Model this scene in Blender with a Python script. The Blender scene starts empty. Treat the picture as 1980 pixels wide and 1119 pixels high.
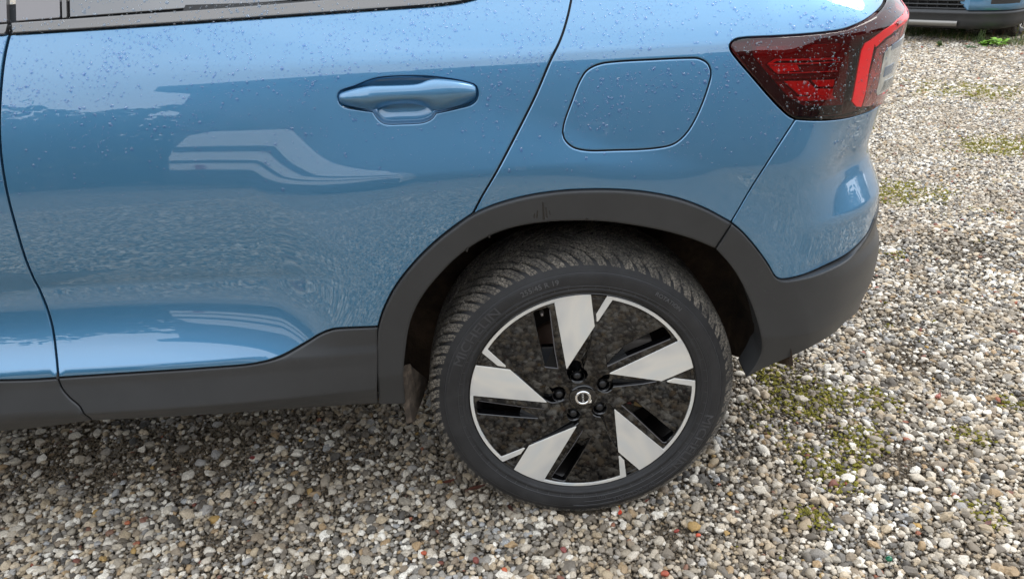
import bpy, bmesh, math, random
import numpy as np
from math import sin, cos, tan, pi, radians, hypot, atan2, degrees, sqrt, exp
from mathutils import Vector, Matrix
from mathutils.geometry import delaunay_2d_cdt

random.seed(7); RNG = np.random.default_rng(11)
scene = bpy.context.scene
COL = scene.collection

# ------------------------------------------------------------------ camera
CAM = np.array([-0.155, -1.447, 1.309]); FPX = 1456.0; PW, PH = 1980, 1119
def rot(yaw, pit, rol):
    f = np.array([sin(yaw)*cos(pit), cos(yaw)*cos(pit), -sin(pit)])
    r = np.array([cos(yaw), -sin(yaw), 0]); d = np.cross(f, r)
    c, s = cos(rol), sin(rol)
    return np.array([c*r+s*d, -s*r+c*d, f])
RM = rot(radians(.27), radians(25.3), radians(3.12))
cam_data = bpy.data.cameras.new('camera'); cam = bpy.data.objects.new('camera', cam_data); COL.objects.link(cam)
cam_data.sensor_width = 36; cam_data.lens = 36*FPX/PW; cam_data.clip_start = .02; cam_data.clip_end = 900
m = Matrix.Identity(4)
for i in range(3):
    m[i][0] = RM[0][i]; m[i][1] = -RM[1][i]; m[i][2] = -RM[2][i]; m[i][3] = CAM[i]
cam.matrix_world = m
scene.camera = cam

# ------------------------------------------------------------------ light
SUN_EL, SUN_AZ = 52.0, 70.0      # azimuth clockwise from +y
world = bpy.data.worlds.new('World'); scene.world = world; world.use_nodes = True
wn = world.node_tree; wn.nodes.clear()
def wnode(t, **k):
    n = wn.nodes.new(t)
    for a, b in k.items(): setattr(n, a, b)
    return n
sky = wnode('ShaderNodeTexSky', sky_type='NISHITA', sun_disc=False, sun_elevation=radians(SUN_EL),
            sun_rotation=radians(SUN_AZ), air_density=1.2, dust_density=3.0, ozone_density=1.2)
geo = wnode('ShaderNodeTexCoord')
nz = wnode('ShaderNodeTexNoise'); nz.inputs['Scale'].default_value = 2.2; nz.inputs['Detail'].default_value = 5; nz.inputs['Roughness'].default_value = .55
rp = wnode('ShaderNodeValToRGB'); rp.color_ramp.elements[0].position = .34; rp.color_ramp.elements[1].position = .62
rp.color_ramp.elements[0].color = (.78, .78, .78, 1); rp.color_ramp.elements[1].color = (1, 1, 1, 1)
cl = wnode('ShaderNodeMix', data_type='RGBA'); cl.inputs[6].default_value = (12.0, 12.9, 14.3, 1); cl.inputs[7].default_value = (15.5, 16.2, 17.2, 1)
mx = wnode('ShaderNodeMix', data_type='RGBA')
bg = wnode('ShaderNodeBackground'); bg.inputs['Strength'].default_value = .13
wo = wnode('ShaderNodeOutputWorld')
L = wn.links.new
L(geo.outputs['Generated'], nz.inputs['Vector']); L(nz.outputs['Fac'], rp.inputs['Fac']); L(nz.outputs['Fac'], cl.inputs[0])
L(rp.outputs['Color'], mx.inputs[0]); L(sky.outputs['Color'], mx.inputs[6]); L(cl.outputs[2], mx.inputs[7])
L(mx.outputs[2], bg.inputs['Color']); L(bg.outputs['Background'], wo.inputs['Surface'])
sd = bpy.data.lights.new('sun', 'SUN'); sd.energy = 1.2; sd.angle = radians(25); sd.color = (1, .95, .88)
so = bpy.data.objects.new('sun', sd); COL.objects.link(so)
az, el = radians(SUN_AZ), radians(SUN_EL)
sv = Vector((sin(az)*cos(el), cos(az)*cos(el), sin(el)))
so.rotation_euler = sv.to_track_quat('Z', 'Y').to_euler()
scene.view_settings.view_transform = 'Standard'; scene.view_settings.look = 'None'
scene.view_settings.gamma = 1; scene.view_settings.exposure = 0.2; scene.view_settings.use_curve_mapping = False
scene.render.engine = 'CYCLES'
scene.cycles.max_bounces = 8; scene.cycles.transparent_max_bounces = 12

# ------------------------------------------------------------------ object helpers
def tag(o, label=None, cat=None, group=None, kind=None):
    if label: o['label'] = label
    if cat: o['category'] = cat
    if group: o['group'] = group
    if kind: o['kind'] = kind
    return o
def empty(name, loc=(0, 0, 0), parent=None):
    o = bpy.data.objects.new(name, None); COL.objects.link(o); o.location = loc; o.empty_display_size = .1
    if parent: o.parent = parent
    return o
def link(name, me, mat, parent=None):
    o = bpy.data.objects.new(name, me); COL.objects.link(o)
    if mat: me.materials.append(mat)
    if parent: o.parent = parent
    return o
def mesh(name, V, Fc, mat, parent=None, smooth=False, normals=None):
    me = bpy.data.meshes.new(name)
    me.from_pydata([tuple(map(float, v)) for v in V], [], [tuple(map(int, f)) for f in Fc]); me.update()
    if smooth or normals is not None: me.polygons.foreach_set('use_smooth', [True]*len(me.polygons))
    if normals is not None: me.normals_split_custom_set_from_vertices([tuple(map(float, n)) for n in normals])
    return link(name, me, mat, parent)

# ------------------------------------------------------------------ material helpers
def mat_new(name):
    m = bpy.data.materials.new(name); m.use_nodes = True
    nt = m.node_tree; b = nt.nodes['Principled BSDF']
    return m, nt, b
def setp(b, **k):
    names = dict(color='Base Color', rough='Roughness', metal='Metallic', coat='Coat Weight', coat_rough='Coat Roughness',
                 coat_ior='Coat IOR', ior='IOR', spec='Specular IOR Level', trans='Transmission Weight', alpha='Alpha')
    for a, v in k.items():
        s = b.inputs[names[a]]
        s.default_value = (*v, 1) if a == 'color' else v
def noise(nt, scale, detail=4, rough=.5, coord='Object', vec=None):
    n = nt.nodes.new('ShaderNodeTexNoise'); n.inputs['Scale'].default_value = scale; n.inputs['Detail'].default_value = detail
    n.inputs['Roughness'].default_value = rough
    if vec is None:
        t = nt.nodes.new('ShaderNodeTexCoord'); vec = t.outputs[coord]
    nt.links.new(vec, n.inputs['Vector']); return n
def ramp(nt, fac, stops, interp='LINEAR'):
    r = nt.nodes.new('ShaderNodeValToRGB'); cr = r.color_ramp; cr.interpolation = interp
    while len(cr.elements) > 1: cr.elements.remove(cr.elements[-1])
    for i, (p, c) in enumerate(stops):
        e = cr.elements[0] if i == 0 else cr.elements.new(p)
        e.position = p; e.color = (*c, 1) if len(c) == 3 else c
    nt.links.new(fac, r.inputs['Fac']); return r
def bump(nt, b, height, strength, dist=.002, inp='Normal'):
    u = nt.nodes.new('ShaderNodeBump'); u.inputs['Strength'].default_value = strength; u.inputs['Distance'].default_value = dist
    nt.links.new(height, u.inputs['Height']); nt.links.new(u.outputs['Normal'], b.inputs[inp]); return u

def mixcol(nt, fac, a, b_):
    x = nt.nodes.new('ShaderNodeMix'); x.data_type = 'RGBA'
    for inp, v in ((0, fac), (6, a), (7, b_)):
        if isinstance(v, (tuple, list)): x.inputs[inp].default_value = (*v, 1)
        elif isinstance(v, (int, float)): x.inputs[inp].default_value = v
        else: nt.links.new(v, x.inputs[inp])
    return x.outputs[2]

def simple(name, color, rough=.5, metal=0., var=0., scale=20, bump_s=0., bump_scale=300, **k):
    m, nt, b = mat_new(name); setp(b, color=color, rough=rough, metal=metal, **k)
    if var:
        n = noise(nt, scale, 5); c = np.array(color)
        r = ramp(nt, n.outputs['Fac'], [(.3, tuple(c*(1-var))), (.7, tuple(np.minimum(c*(1+var), 1)))])
        nt.links.new(r.outputs['Color'], b.inputs['Base Color'])
    if bump_s:
        n2 = noise(nt, bump_scale, 3); bump(nt, b, n2.outputs['Fac'], bump_s, .001)
    return m

def paint(name, color):
    m, nt, b = mat_new(name)
    setp(b, color=color, rough=.42, metal=.72, coat=1, coat_rough=.012, coat_ior=1.8)
    n = noise(nt, 2600, 1); r = ramp(nt, n.outputs['Fac'], [(.35, tuple(np.array(color)*.93)), (.65, tuple(np.array(color)*1.07))])
    n3 = noise(nt, 3.0, 4)      # faint dried dust
    c = mixcol(nt, ramp(nt, n3.outputs['Fac'], [(.45, (0, 0, 0)), (.75, (.035, .035, .035))]).outputs['Color'], r.outputs['Color'], (.30, .29, .27))
    nt.links.new(c, b.inputs['Base Color'])
    n2 = noise(nt, 55, 2); bump(nt, b, n2.outputs['Fac'], .005, .002, 'Coat Normal')
    return m
M_PAINT = paint('blue_metallic_paint', (.070, .215, .375))

def plastic(name, color, rough):
    m, nt, b = mat_new(name); setp(b, color=color, rough=rough, spec=.45)
    n1 = noise(nt, 7, 6, .65); n0 = noise(nt, 60, 5, .7)
    a = mixcol(nt, ramp(nt, n1.outputs['Fac'], [(.42, (0, 0, 0)), (.75, (.35, .35, .35))]).outputs['Color'], color, tuple(np.array(color)*1.45+.006))
    a2 = mixcol(nt, ramp(nt, n0.outputs['Fac'], [(.62, (0, 0, 0)), (.70, (.5, .5, .5))]).outputs['Color'], a, tuple(np.array(color)*1.3+.01))
    nt.links.new(a2, b.inputs['Base Color'])
    n2 = noise(nt, 900, 2); bump(nt, b, n2.outputs['Fac'], .22, .0006)
    return m
M_CLAD = plastic('charcoal_cladding_plastic', (.031, .032, .0335), .38)
M_DARK = simple('dark_rubber_seal', (.006, .008, .009), .55)
M_INNER = simple('dark_inner_shell', (.006, .009, .012), .7)
M_LINER, nt, b = mat_new('muddy_wheel_liner'); setp(b, rough=.95)
n = noise(nt, 9, 6, .65); r = ramp(nt, n.outputs['Fac'], [(.35, (.018, .013, .010)), (.55, (.055, .037, .025)), (.75, (.12, .082, .056))]); nt.links.new(r.outputs['Color'], b.inputs['Base Color'])
n = noise(nt, 160, 4); bump(nt, b, n.outputs['Fac'], .6, .003)
M_FLAP, nt, b = mat_new('dusty_brown_deflector'); setp(b, rough=.9)
n = noise(nt, 30, 6, .7); r = ramp(nt, n.outputs['Fac'], [(.3, (.022, .017, .013)), (.5, (.065, .050, .038)), (.75, (.16, .125, .095))]); nt.links.new(r.outputs['Color'], b.inputs['Base Color'])
M_TRIM = simple('satin_window_trim', (.17, .165, .16), .22, metal=.75)
M_GLASS = simple('tinted_window_glass', (.012, .012, .013), .03, ior=2.4, coat=0.)
M_GASKET = simple('matte_black_gasket', (.008, .008, .008), .6)
M_RIMBLK = simple('gloss_black_rim_lacquer', (.0035, .0035, .004), .06, coat=.6, coat_rough=.01, coat_ior=1.5)
M_SILVER, nt, b = mat_new('machined_aluminium_face'); setp(b, rough=.38, metal=.25, coat=.6, coat_rough=.08)
n = noise(nt, 4.5, 3, .6); n.inputs['Distortion'].default_value = 1.2
r = ramp(nt, n.outputs['Fac'], [(.3, (.56, .57, .57)), (.5, (.73, .71, .66)), (.7, (.60, .64, .65))]); nt.links.new(r.outputs['Color'], b.inputs['Base Color'])
M_CHROME = simple('bright_chrome', (.85, .85, .85), .08, metal=1)
M_NUT = simple('dull_black_nut', (.012, .012, .013), .38)
M_STEEL = simple('rusty_brake_steel', (.12, .075, .055), .5, metal=.6, var=.5, scale=12)
M_BARREL = simple('dark_rim_barrel', (.02, .018, .017), .4, metal=.3)

# tyre rubber
def rubber(name, dirt):
    m, nt, b = mat_new(name); setp(b, rough=.62, spec=.35)
    n1 = noise(nt, 14, 6, .7); n2 = noise(nt, 230, 5, .75)
    base = ramp(nt, n1.outputs['Fac'], [(.35, (.020, .020, .021)), (.7, (.034, .034, .0355))]).outputs['Color']
    if dirt:
        f = nt.nodes.new('ShaderNodeMath'); f.operation = 'MULTIPLY'
        nt.links.new(ramp(nt, n2.outputs['Fac'], [(.40, (0, 0, 0)), (.60, (1, 1, 1))]).outputs['Color'], f.inputs[0])
        n3 = noise(nt, 22, 3); nt.links.new(ramp(nt, n3.outputs['Fac'], [(.30, (.25, .25, .25)), (.62, (.95, .95, .95))]).outputs['Color'], f.inputs[1])
        c = mixcol(nt, f.outputs[0], base, (.28, .25, .205))
        nt.links.new(c, b.inputs['Base Color']); bump(nt, b, n2.outputs['Fac'], .4, .0012); setp(b, rough=.85)
    else:
        n4 = noise(nt, 500, 3, .7)
        c = mixcol(nt, ramp(nt, n4.outputs['Fac'], [(.62, (0, 0, 0)), (.75, (.35, .35, .35))]).outputs['Color'], base, (.06, .058, .055))
        nt.links.new(c, b.inputs['Base Color']); bump(nt, b, n4.outputs['Fac'], .25, .0006)
    return m
M_TREAD = rubber('dusty_tread_rubber', True)
M_WALL = rubber('sidewall_rubber', False)
M_LETTER = simple('raised_sidewall_lettering', (.085, .086, .090), .42)
M_LETTER2 = simple('worn_sidewall_lettering', (.048, .049, .053), .45)

# ------------------------------------------------------------------ the car's flank as one surface P(s, z)
def catmull(Pt, n=24):
    Pt = np.asarray(Pt, float)
    if len(Pt) == 2: return np.array([Pt[0]+(Pt[1]-Pt[0])*t for t in np.linspace(0, 1, max(2, n//4))])
    Q = np.vstack([2*Pt[0]-Pt[1], Pt, 2*Pt[-1]-Pt[-2]]); out = []
    for i in range(1, len(Q)-2):
        p0, p1, p2, p3 = Q[i-1:i+3]
        d = [max(np.linalg.norm(b-a), 1e-6)**.5 for a, b in ((p0, p1), (p1, p2), (p2, p3))]
        t0 = 0; t1 = d[0]; t2 = t1+d[1]; t3 = t2+d[2]
        t = np.linspace(t1, t2, n, endpoint=False)[:, None]
        A1 = (t1-t)/(t1-t0)*p0+(t-t0)/(t1-t0)*p1; A2 = (t2-t)/(t2-t1)*p1+(t-t1)/(t2-t1)*p2; A3 = (t3-t)/(t3-t2)*p2+(t-t2)/(t3-t2)*p3
        B1 = (t2-t)/(t2-t0)*A1+(t-t0)/(t2-t0)*A2; B2 = (t3-t)/(t3-t1)*A2+(t-t1)/(t3-t1)*A3
        out.append((t2-t)/(t2-t1)*B1+(t-t1)/(t2-t1)*B2)
    out.append(Pt[-1:]); return np.vstack(out)
PC = [(0.30, 0), (0.38, 0.002), (0.46, 0.014), (0.54, 0.042), (0.61, 0.088), (0.665, 0.150), (0.705, 0.225), (0.735, 0.32), (0.765, 0.46), (0.785, 0.62), (0.80, 0.90), (0.80, 1.4)]
pl = np.vstack([[(-3.6, 0)], catmull(PC, 40)])
sl = np.concatenate([[0], np.cumsum(np.linalg.norm(np.diff(pl, axis=0), axis=1))])-3.6
def plan(s):
    s = np.asarray(s, float); x = np.interp(s, sl, pl[:, 0]); y = np.interp(s, sl, pl[:, 1]); h = .012
    dx = np.interp(s+h, sl, pl[:, 0])-np.interp(s-h, sl, pl[:, 0]); dy = np.interp(s+h, sl, pl[:, 1])-np.interp(s-h, sl, pl[:, 1])
    l = np.maximum(np.hypot(dx, dy), 1e-9); return x, y, dy/l, -dx/l
def smooth(a, b, x):
    t = np.clip((x-a)/(b-a), 0, 1); return t*t*t*(t*(6*t-15)+10)
def mkprof(z0, o0, tilts):
    T = np.array(tilts, float); zz = np.linspace(.15, 1.7, 1551); tt = np.interp(zz, T[:, 0], T[:, 1])
    k = np.exp(-.5*(np.arange(-9, 10)/2.2)**2); k /= k.sum(); tt = np.convolve(np.pad(tt, 9, 'edge'), k, 'valid')
    o = -np.concatenate([[0], np.cumsum(np.tan(np.radians((tt[1:]+tt[:-1])/2))*np.diff(zz))])
    return zz, o-np.interp(z0, zz, o)+o0
ZD, OD = mkprof(.72, .010, [(.15, -20), (.30, -40), (.405, -40), (.412, -6), (.416, -34), (.430, -30), (.434, 17), (.488, 15), (.498, 3), (.517, 2), (.523, 36), (.545, 32), (.565, 27), (.585, 23), (.61, 18), (.64, 11.5),
                            (.672, 5), (.688, 6), (.698, -10), (.72, -3.5), (.78, -.5), (.85, 3), (.93, 7.3), (.99, 10), (1.05, 13.5), (1.12, 17.5), (1.18, 22), (1.193, 36), (1.2, 28), (1.7, 30)])
ZQ, OQ = mkprof(.90, .038, [(.15, -26), (.40, -22), (.44, -14), (.50, -5), (.56, 0), (.862, 1.0), (.885, 8), (.93, 10), (1.0, 11), (1.06, 12.5), (1.09, 15), (1.104, 18), (1.112, 34), (1.15, 42), (1.2, 50), (1.7, 52)])
ZC = np.linspace(.15, 1.7, 1551)
CB = np.interp(ZC, [.15, .36, .38, .41, .47, .53, .59, .615, .64, .67, .730, .742, .765, .80, .83, .85, .88, .92, .94, .99, 1.04, 1.08, 1.11, 1.125, 1.15, 1.2, 1.3],
               [-.10, -.030, -.014, .005, .015, .030, .033, .030, .018, .018, .018, .0155, .005, -.011, -.021, -.021, -.016, -.010, -.006, .004, .008, .012, .016, .010, -.012, -.07, -.20])
k_ = np.exp(-.5*(np.arange(-15, 16)/2.5)**2); k_ /= k_.sum(); CB = np.convolve(np.pad(CB, 15, 'edge'), k_, 'valid')
RING = .049
def D(s, z):
    s = np.asarray(s, float); z = np.asarray(z, float)
    wq = smooth(-1.05, .05, s)
    B = np.interp(z, ZD, OD)*(1-wq)+np.interp(z, ZQ, OQ)*wq
    r = np.hypot(s, z-.345); th = np.degrees(np.arctan2(z-.345, -s))     # 0 = straight to the front of the car
    Ro = np.interp(th, [-10, 12, 25, 40, 60, 78, 95, 180], [.60, .62, .71, .86, .84, .69, .60, .58])
    t = np.clip((r-.50)/(Ro-.50), 0, 1); w = (1-t)**2*(1+2*t)*(1-.25*t)
    Tg = np.minimum(RING, np.interp(z, ZQ, OQ)+.011)
    B = B+(np.maximum(Tg-B, 0))*w*smooth(.46, .56, z)
    g = smooth(.37, .64, s)
    return B*(1-g)+g*np.interp(z, ZC, CB)
def P(s, z, off=0.):
    x, y, nx, ny = plan(s); d = D(s, z)+off
    return np.stack([x+nx*d, y+ny*d, np.asarray(z, float)+0*x], -1)
SS = np.concatenate([np.linspace(-3.6, .3, 30), np.arange(.302, sl[-1]-.02, .002)]); SX, SY, SNX, SNY = plan(SS)
def ray(px, py): return RM.T@np.array([(px-PW/2)/FPX, (py-PH/2)/FPX, 1.])
def at_y(px, py, y): d = ray(px, py); return CAM+(y-CAM[1])/d[1]*d
def at_z(px, py, z): d = ray(px, py); return CAM+(z-CAM[2])/d[2]*d
def hit(px, py, off=0.):                       # photo pixel -> (s, z) on the flank
    d = ray(px, py); d = d/np.linalg.norm(d)
    def f(t):
        p = CAM+np.multiply.outer(t, d); x, y, z = p[..., 0], p[..., 1], p[..., 2]
        st = x.copy(); dd = -y.copy(); mk = x > .3
        if mk.any():
            xx, yy = x[mk], y[mk]; i = np.argmin((SX[None]-xx[:, None])**2+(SY[None]-yy[:, None])**2, 1)
            st[mk] = SS[i]; dd[mk] = (xx-SX[i])*SNX[i]+(yy-SY[i])*SNY[i]
        return dd-D(st, z)-off, st, z
    t = np.linspace(1.0, 2.6, 260); v, _, _ = f(t); i = np.where(v < 0)[0]
    i = i[0] if len(i) else int(np.argmin(v))
    tt = np.linspace(t[max(i-1, 0)], t[i], 40); v, s_, z_ = f(tt); k = np.where(v <= 0)[0]; k = k[0] if len(k) else 39
    return (float(s_[k]), float(z_[k]))
def S(*pts):                                    # polyline through photo pixels, or ('s', s, z)
    return [hit(*p) if p[0] != 's' else (p[1], p[2]) for p in pts]

# ------------------------------------------------------------------ 2-D outline tools
def resample(P2, step):
    P2 = np.asarray(P2, float); d = np.concatenate([[0], np.cumsum(np.linalg.norm(np.diff(P2, axis=0), axis=1))])
    n = max(1, int(round(d[-1]/step))); t = np.linspace(0, d[-1], n+1)
    return np.stack([np.interp(t, d, P2[:, 0]), np.interp(t, d, P2[:, 1])], 1)
def outline(segs, step=.006):
    out = []
    for g in segs: out.append(resample(catmull(g, 12), step)[:-1])
    P2 = np.vstack(out)
    keep = [0]
    for i in range(1, len(P2)):
        if np.linalg.norm(P2[i]-P2[keep[-1]]) > step*.3: keep.append(i)
    P2 = P2[keep]
    if np.linalg.norm(P2[0]-P2[-1]) < step*.3: P2 = P2[:-1]
    a = np.sum(P2[:, 0]*np.roll(P2[:, 1], -1)-np.roll(P2[:, 0], -1)*P2[:, 1])
    return P2 if a > 0 else P2[::-1]
def inset(P2, d):                               # d > 0 moves inwards for counter-clockwise loops
    a = np.roll(P2, 1, 0); c = np.roll(P2, -1, 0)
    e1 = P2-a; e2 = c-P2
    e1 /= np.linalg.norm(e1, axis=1)[:, None]+1e-12; e2 /= np.linalg.norm(e2, axis=1)[:, None]+1e-12
    n1 = np.stack([-e1[:, 1], e1[:, 0]], 1); n2 = np.stack([-e2[:, 1], e2[:, 0]], 1)
    n = n1+n2; l = np.linalg.norm(n, axis=1)[:, None]; n = n/np.maximum(l, .3)
    k = 1/np.maximum((n*n1).sum(1), .5)
    return P2+n*d*k[:, None]
def inside(pts, poly):
    x, y = pts[:, 0][:, None], pts[:, 1][:, None]; x1, y1 = poly[:, 0], poly[:, 1]; x2, y2 = np.roll(x1, -1), np.roll(y1, -1)
    c = ((y1 > y) != (y2 > y)) & (x < (x2-x1)*(y-y1)/(y2-y1+1e-15)+x1)
    return (c.sum(1) % 2) == 1
def dist_to(pts, poly):
    out = np.empty(len(pts)); a = poly; b = np.roll(poly, -1, 0); ab = b-a; l2 = (ab**2).sum(1)+1e-15
    for i in range(0, len(pts), 2000):
        p = pts[i:i+2000, None, :]; t = np.clip(((p-a)*ab).sum(2)/l2, 0, 1); q = a+t[..., None]*ab
        out[i:i+2000] = np.sqrt(((p-q)**2).sum(2)).min(1)
    return out
def fill2d(loops, grid):
    """loops: first is outer, rest holes. returns vertices, triangles with the loops' vertices first"""
    V = [p for l in loops for p in l]; E_ = []; k = 0
    for l in loops:
        E_ += [(k+i, k+(i+1) % len(l)) for i in range(len(l))]; k += len(l)
    o = loops[0]; lo, hi = o.min(0), o.max(0)
    gx = np.arange(lo[0]+grid/2, hi[0], grid); gy = np.arange(lo[1]+grid/2, hi[1], grid)
    G = np.stack(np.meshgrid(gx, gy), -1).reshape(-1, 2)
    G[:, 0] += (np.floor((G[:, 1]-lo[1])/grid) % 2)*grid*.5
    if len(G):
        mk = inside(G, o)
        for h in loops[1:]: mk &= ~inside(G, h)
        G = G[mk]
        for l in loops:
            if len(G): G = G[dist_to(G, l) > grid*.45]
    allv = [Vector((float(p[0]), float(p[1]))) for p in V]+[Vector((float(p[0]), float(p[1]))) for p in G]
    r = delaunay_2d_cdt(allv, E_, [], 0, 1e-7)
    vo = np.array([tuple(v) for v in r[0]]); F_ = np.array([f for f in r[2] if len(f) == 3])
    c = vo[F_].mean(1); mk = inside(c, o)
    for h in loops[1:]: mk &= ~inside(c, h)
    F_ = F_[mk]
    a = vo[F_]; ar = (a[:, 1, 0]-a[:, 0, 0])*(a[:, 2, 1]-a[:, 0, 1])-(a[:, 1, 1]-a[:, 0, 1])*(a[:, 2, 0]-a[:, 0, 0])
    F_[ar < 0] = F_[ar < 0][:, ::-1]; F_ = F_[np.abs(ar) > 1e-12]
    return vo, F_

def surf_panel(name, segs, mat, parent, gap=.001, holes=(), off=0., offf=None, edge=.0022, drop=.0016, thick=.012, grid=.014, step=.006, Sf=None):
    Sf = Sf or P
    def pos(q, o=0.):
        base = off+(offf(q[:, 0], q[:, 1]) if offf else 0)
        return Sf(q[:, 0], q[:, 1], base+o)
    def nrm(q):
        h = .0012; e0 = np.array([h, 0]); e1 = np.array([0, h])
        a = pos(q+e0)-pos(q-e0); b_ = pos(q+e1)-pos(q-e1); n_ = np.cross(a, b_); return n_/(np.linalg.norm(n_, axis=1)[:, None]+1e-12)
    outer = outline(segs, step); r0 = inset(outer, gap); r1 = inset(outer, gap+edge)
    hs = [outline(h, step) for h in holes]; hg = min(gap, .0010) if name == 'rear_door' else gap; h0 = [inset(h, -hg) for h in hs]; h1 = [inset(h, -hg-edge) for h in hs]
    vo, F_ = fill2d([r0]+h0, grid*1000 if grid > 1 else grid) if False else (None, None)
    # fill with both rings constrained
    loops = [r0]+h0; rings = [r1]+h1
    V = [p for l in loops+rings for p in l]; Ed = []; k = 0
    for l in loops+rings:
        Ed += [(k+i, k+(i+1) % len(l)) for i in range(len(l))]; k += len(l)
    o = r0; lo, hi = o.min(0), o.max(0)
    G = np.stack(np.meshgrid(np.arange(lo[0]+grid/2, hi[0], grid), np.arange(lo[1]+grid/2, hi[1], grid)), -1).reshape(-1, 2)
    G[:, 0] += (np.floor((G[:, 1]-lo[1])/grid) % 2)*grid*.5
    mk = inside(G, r1)
    for h in h1: mk &= ~inside(G, h)
    G = G[mk]
    for l in rings: G = G[dist_to(G, l) > grid*.4] if len(G) else G
    allv = [Vector((float(p[0]), float(p[1]))) for p in V]+[Vector((float(p[0]), float(p[1]))) for p in G]
    r = delaunay_2d_cdt(allv, Ed, [], 0, 1e-7)
    vo = np.array([tuple(v) for v in r[0]]); F_ = np.array([f for f in r[2] if len(f) == 3])
    c = vo[F_].mean(1); mk = inside(c, r0)
    for h in h0: mk &= ~inside(c, h)
    F_ = F_[mk]
    a = vo[F_]; ar = (a[:, 1, 0]-a[:, 0, 0])*(a[:, 2, 1]-a[:, 0, 1])-(a[:, 1, 1]-a[:, 0, 1])*(a[:, 2, 0]-a[:, 0, 0])
    F_[ar < 0] = F_[ar < 0][:, ::-1]; F_ = F_[np.abs(ar) > 1e-13]
    de = np.full(len(vo), 9.)
    for l in loops: de = np.minimum(de, dist_to(vo, l))
    tt = np.clip(1-de/edge, 0, 1)
    pp = pos(vo, -drop*tt**2); nn = nrm(vo)
    # tilt the edge normals outwards
    for l, sgn in [(r0, 1)]+[(h, -1) for h in h0]:
        pl3 = pos(l); ctr = pos(inset(l, .004*sgn))
        outd = pl3-ctr; outd /= np.linalg.norm(outd, axis=1)[:, None]+1e-12
        dd = dist_to(vo, l); idx = np.where(dd < edge*.5)[0]
        if len(idx):
            j = np.argmin(((vo[idx, None, :]-l[None])**2).sum(2), 1); nn[idx] = nn[idx]+outd[j]*.8
    nn /= np.linalg.norm(nn, axis=1)[:, None]
    Vv = [pp]; Nn = [nn]; Ff = [tuple(f) for f in F_]; base = len(pp)
    for l, sgn in [(r0, 1)]+[(h, -1) for h in h0]:
        top = pos(l, -drop); n_ = nrm(l); bot = top-n_*thick
        outd = pos(l)-pos(inset(l, .004*sgn)); outd /= np.linalg.norm(outd, axis=1)[:, None]+1e-12
        Vv += [top, bot]; Nn += [outd, outd]; n = len(l)
        for i in range(n):
            j = (i+1) % n; q = (base+i, base+n+i, base+n+j, base+j)
            Ff.append(q if sgn > 0 else q[::-1])
        base += 2*n
    return mesh(name, np.vstack(Vv), Ff, mat, parent, normals=np.vstack(Nn))

def flat_panel(name, segs, mat, parent, y0, depth, holes=(), bevel=.0006, step=.004, raw=False, conv=None):
    """plate in the wheel plane (x, z), front face at y0 (towards the camera), extruded away by depth"""
    outer = np.array(segs) if raw else outline(segs, step)
    if raw:
        a = np.sum(outer[:, 0]*np.roll(outer[:, 1], -1)-np.roll(outer[:, 0], -1)*outer[:, 1]); outer = outer if a > 0 else outer[::-1]
    hs = []
    for h in holes:
        h = np.array(h); a = np.sum(h[:, 0]*np.roll(h[:, 1], -1)-np.roll(h[:, 0], -1)*h[:, 1]); hs.append(h if a > 0 else h[::-1])
    r1 = inset(outer, bevel); h1 = [inset(h, -bevel) for h in hs]
    vo, F_ = fill2d([r1]+h1, 10.)
    V = [np.stack([vo[:, 0], np.full(len(vo), y0), vo[:, 1]], 1)]; Ff = [tuple(f) for f in F_]; base = len(vo)
    for l0, l1, sgn in [(outer, r1, 1)]+[(a, b_, -1) for a, b_ in zip(hs, h1)]:
        n = len(l0)
        V += [np.stack([l1[:, 0], np.full(n, y0), l1[:, 1]], 1), np.stack([l0[:, 0], np.full(n, y0+bevel), l0[:, 1]], 1), np.stack([l0[:, 0], np.full(n, y0+depth), l0[:, 1]], 1)]
        for r_ in (0, 1):
            for i in range(n):
                j = (i+1) % n; q = (base+r_*n+i, base+(r_+1)*n+i, base+(r_+1)*n+j, base+r_*n+j)
                Ff.append(q if sgn > 0 else q[::-1])
        base += 3*n
    return mesh(name, np.vstack(V), Ff, mat, parent)

def lathe(name, prof, mat, parent, center, seg=96, smooth_=True, a0=0, a1=2*pi):
    """prof: (radius, y) pairs, revolved about the wheel axis (the y direction)"""
    V = []; Fc = []; closed = abs(a1-a0-2*pi) < 1e-6; n = seg if closed else seg+1; k = len(prof)
    for i in range(n):
        a = a0+(a1-a0)*i/seg
        for r_, y in prof: V.append((center[0]+r_*cos(a), center[1]+y, center[2]+r_*sin(a)))
    for i in range(seg):
        j = (i+1) % n
        for q in range(k-1): Fc.append((i*k+q, j*k+q, j*k+q+1, i*k+q+1))
    o = mesh(name, V, Fc, mat, parent, smooth=smooth_)
    return o
def box(name, lo, hi, mat, parent, bev=0.):
    x0, y0, z0 = lo; x1, y1, z1 = hi
    V = [(x0, y0, z0), (x1, y0, z0), (x1, y1, z0), (x0, y1, z0), (x0, y0, z1), (x1, y0, z1), (x1, y1, z1), (x0, y1, z1)]
    Fc = [(0, 3, 2, 1), (4, 5, 6, 7), (0, 1, 5, 4), (1, 2, 6, 5), (2, 3, 7, 6), (3, 0, 4, 7)]
    o = mesh(name, V, Fc, mat, parent)
    if bev:
        bm = bmesh.new(); bm.from_mesh(o.data); bmesh.ops.bevel(bm, geom=bm.edges[:], offset=bev, segments=2, profile=.7, affect='EDGES'); bm.to_mesh(o.data); bm.free()
    return o

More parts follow.
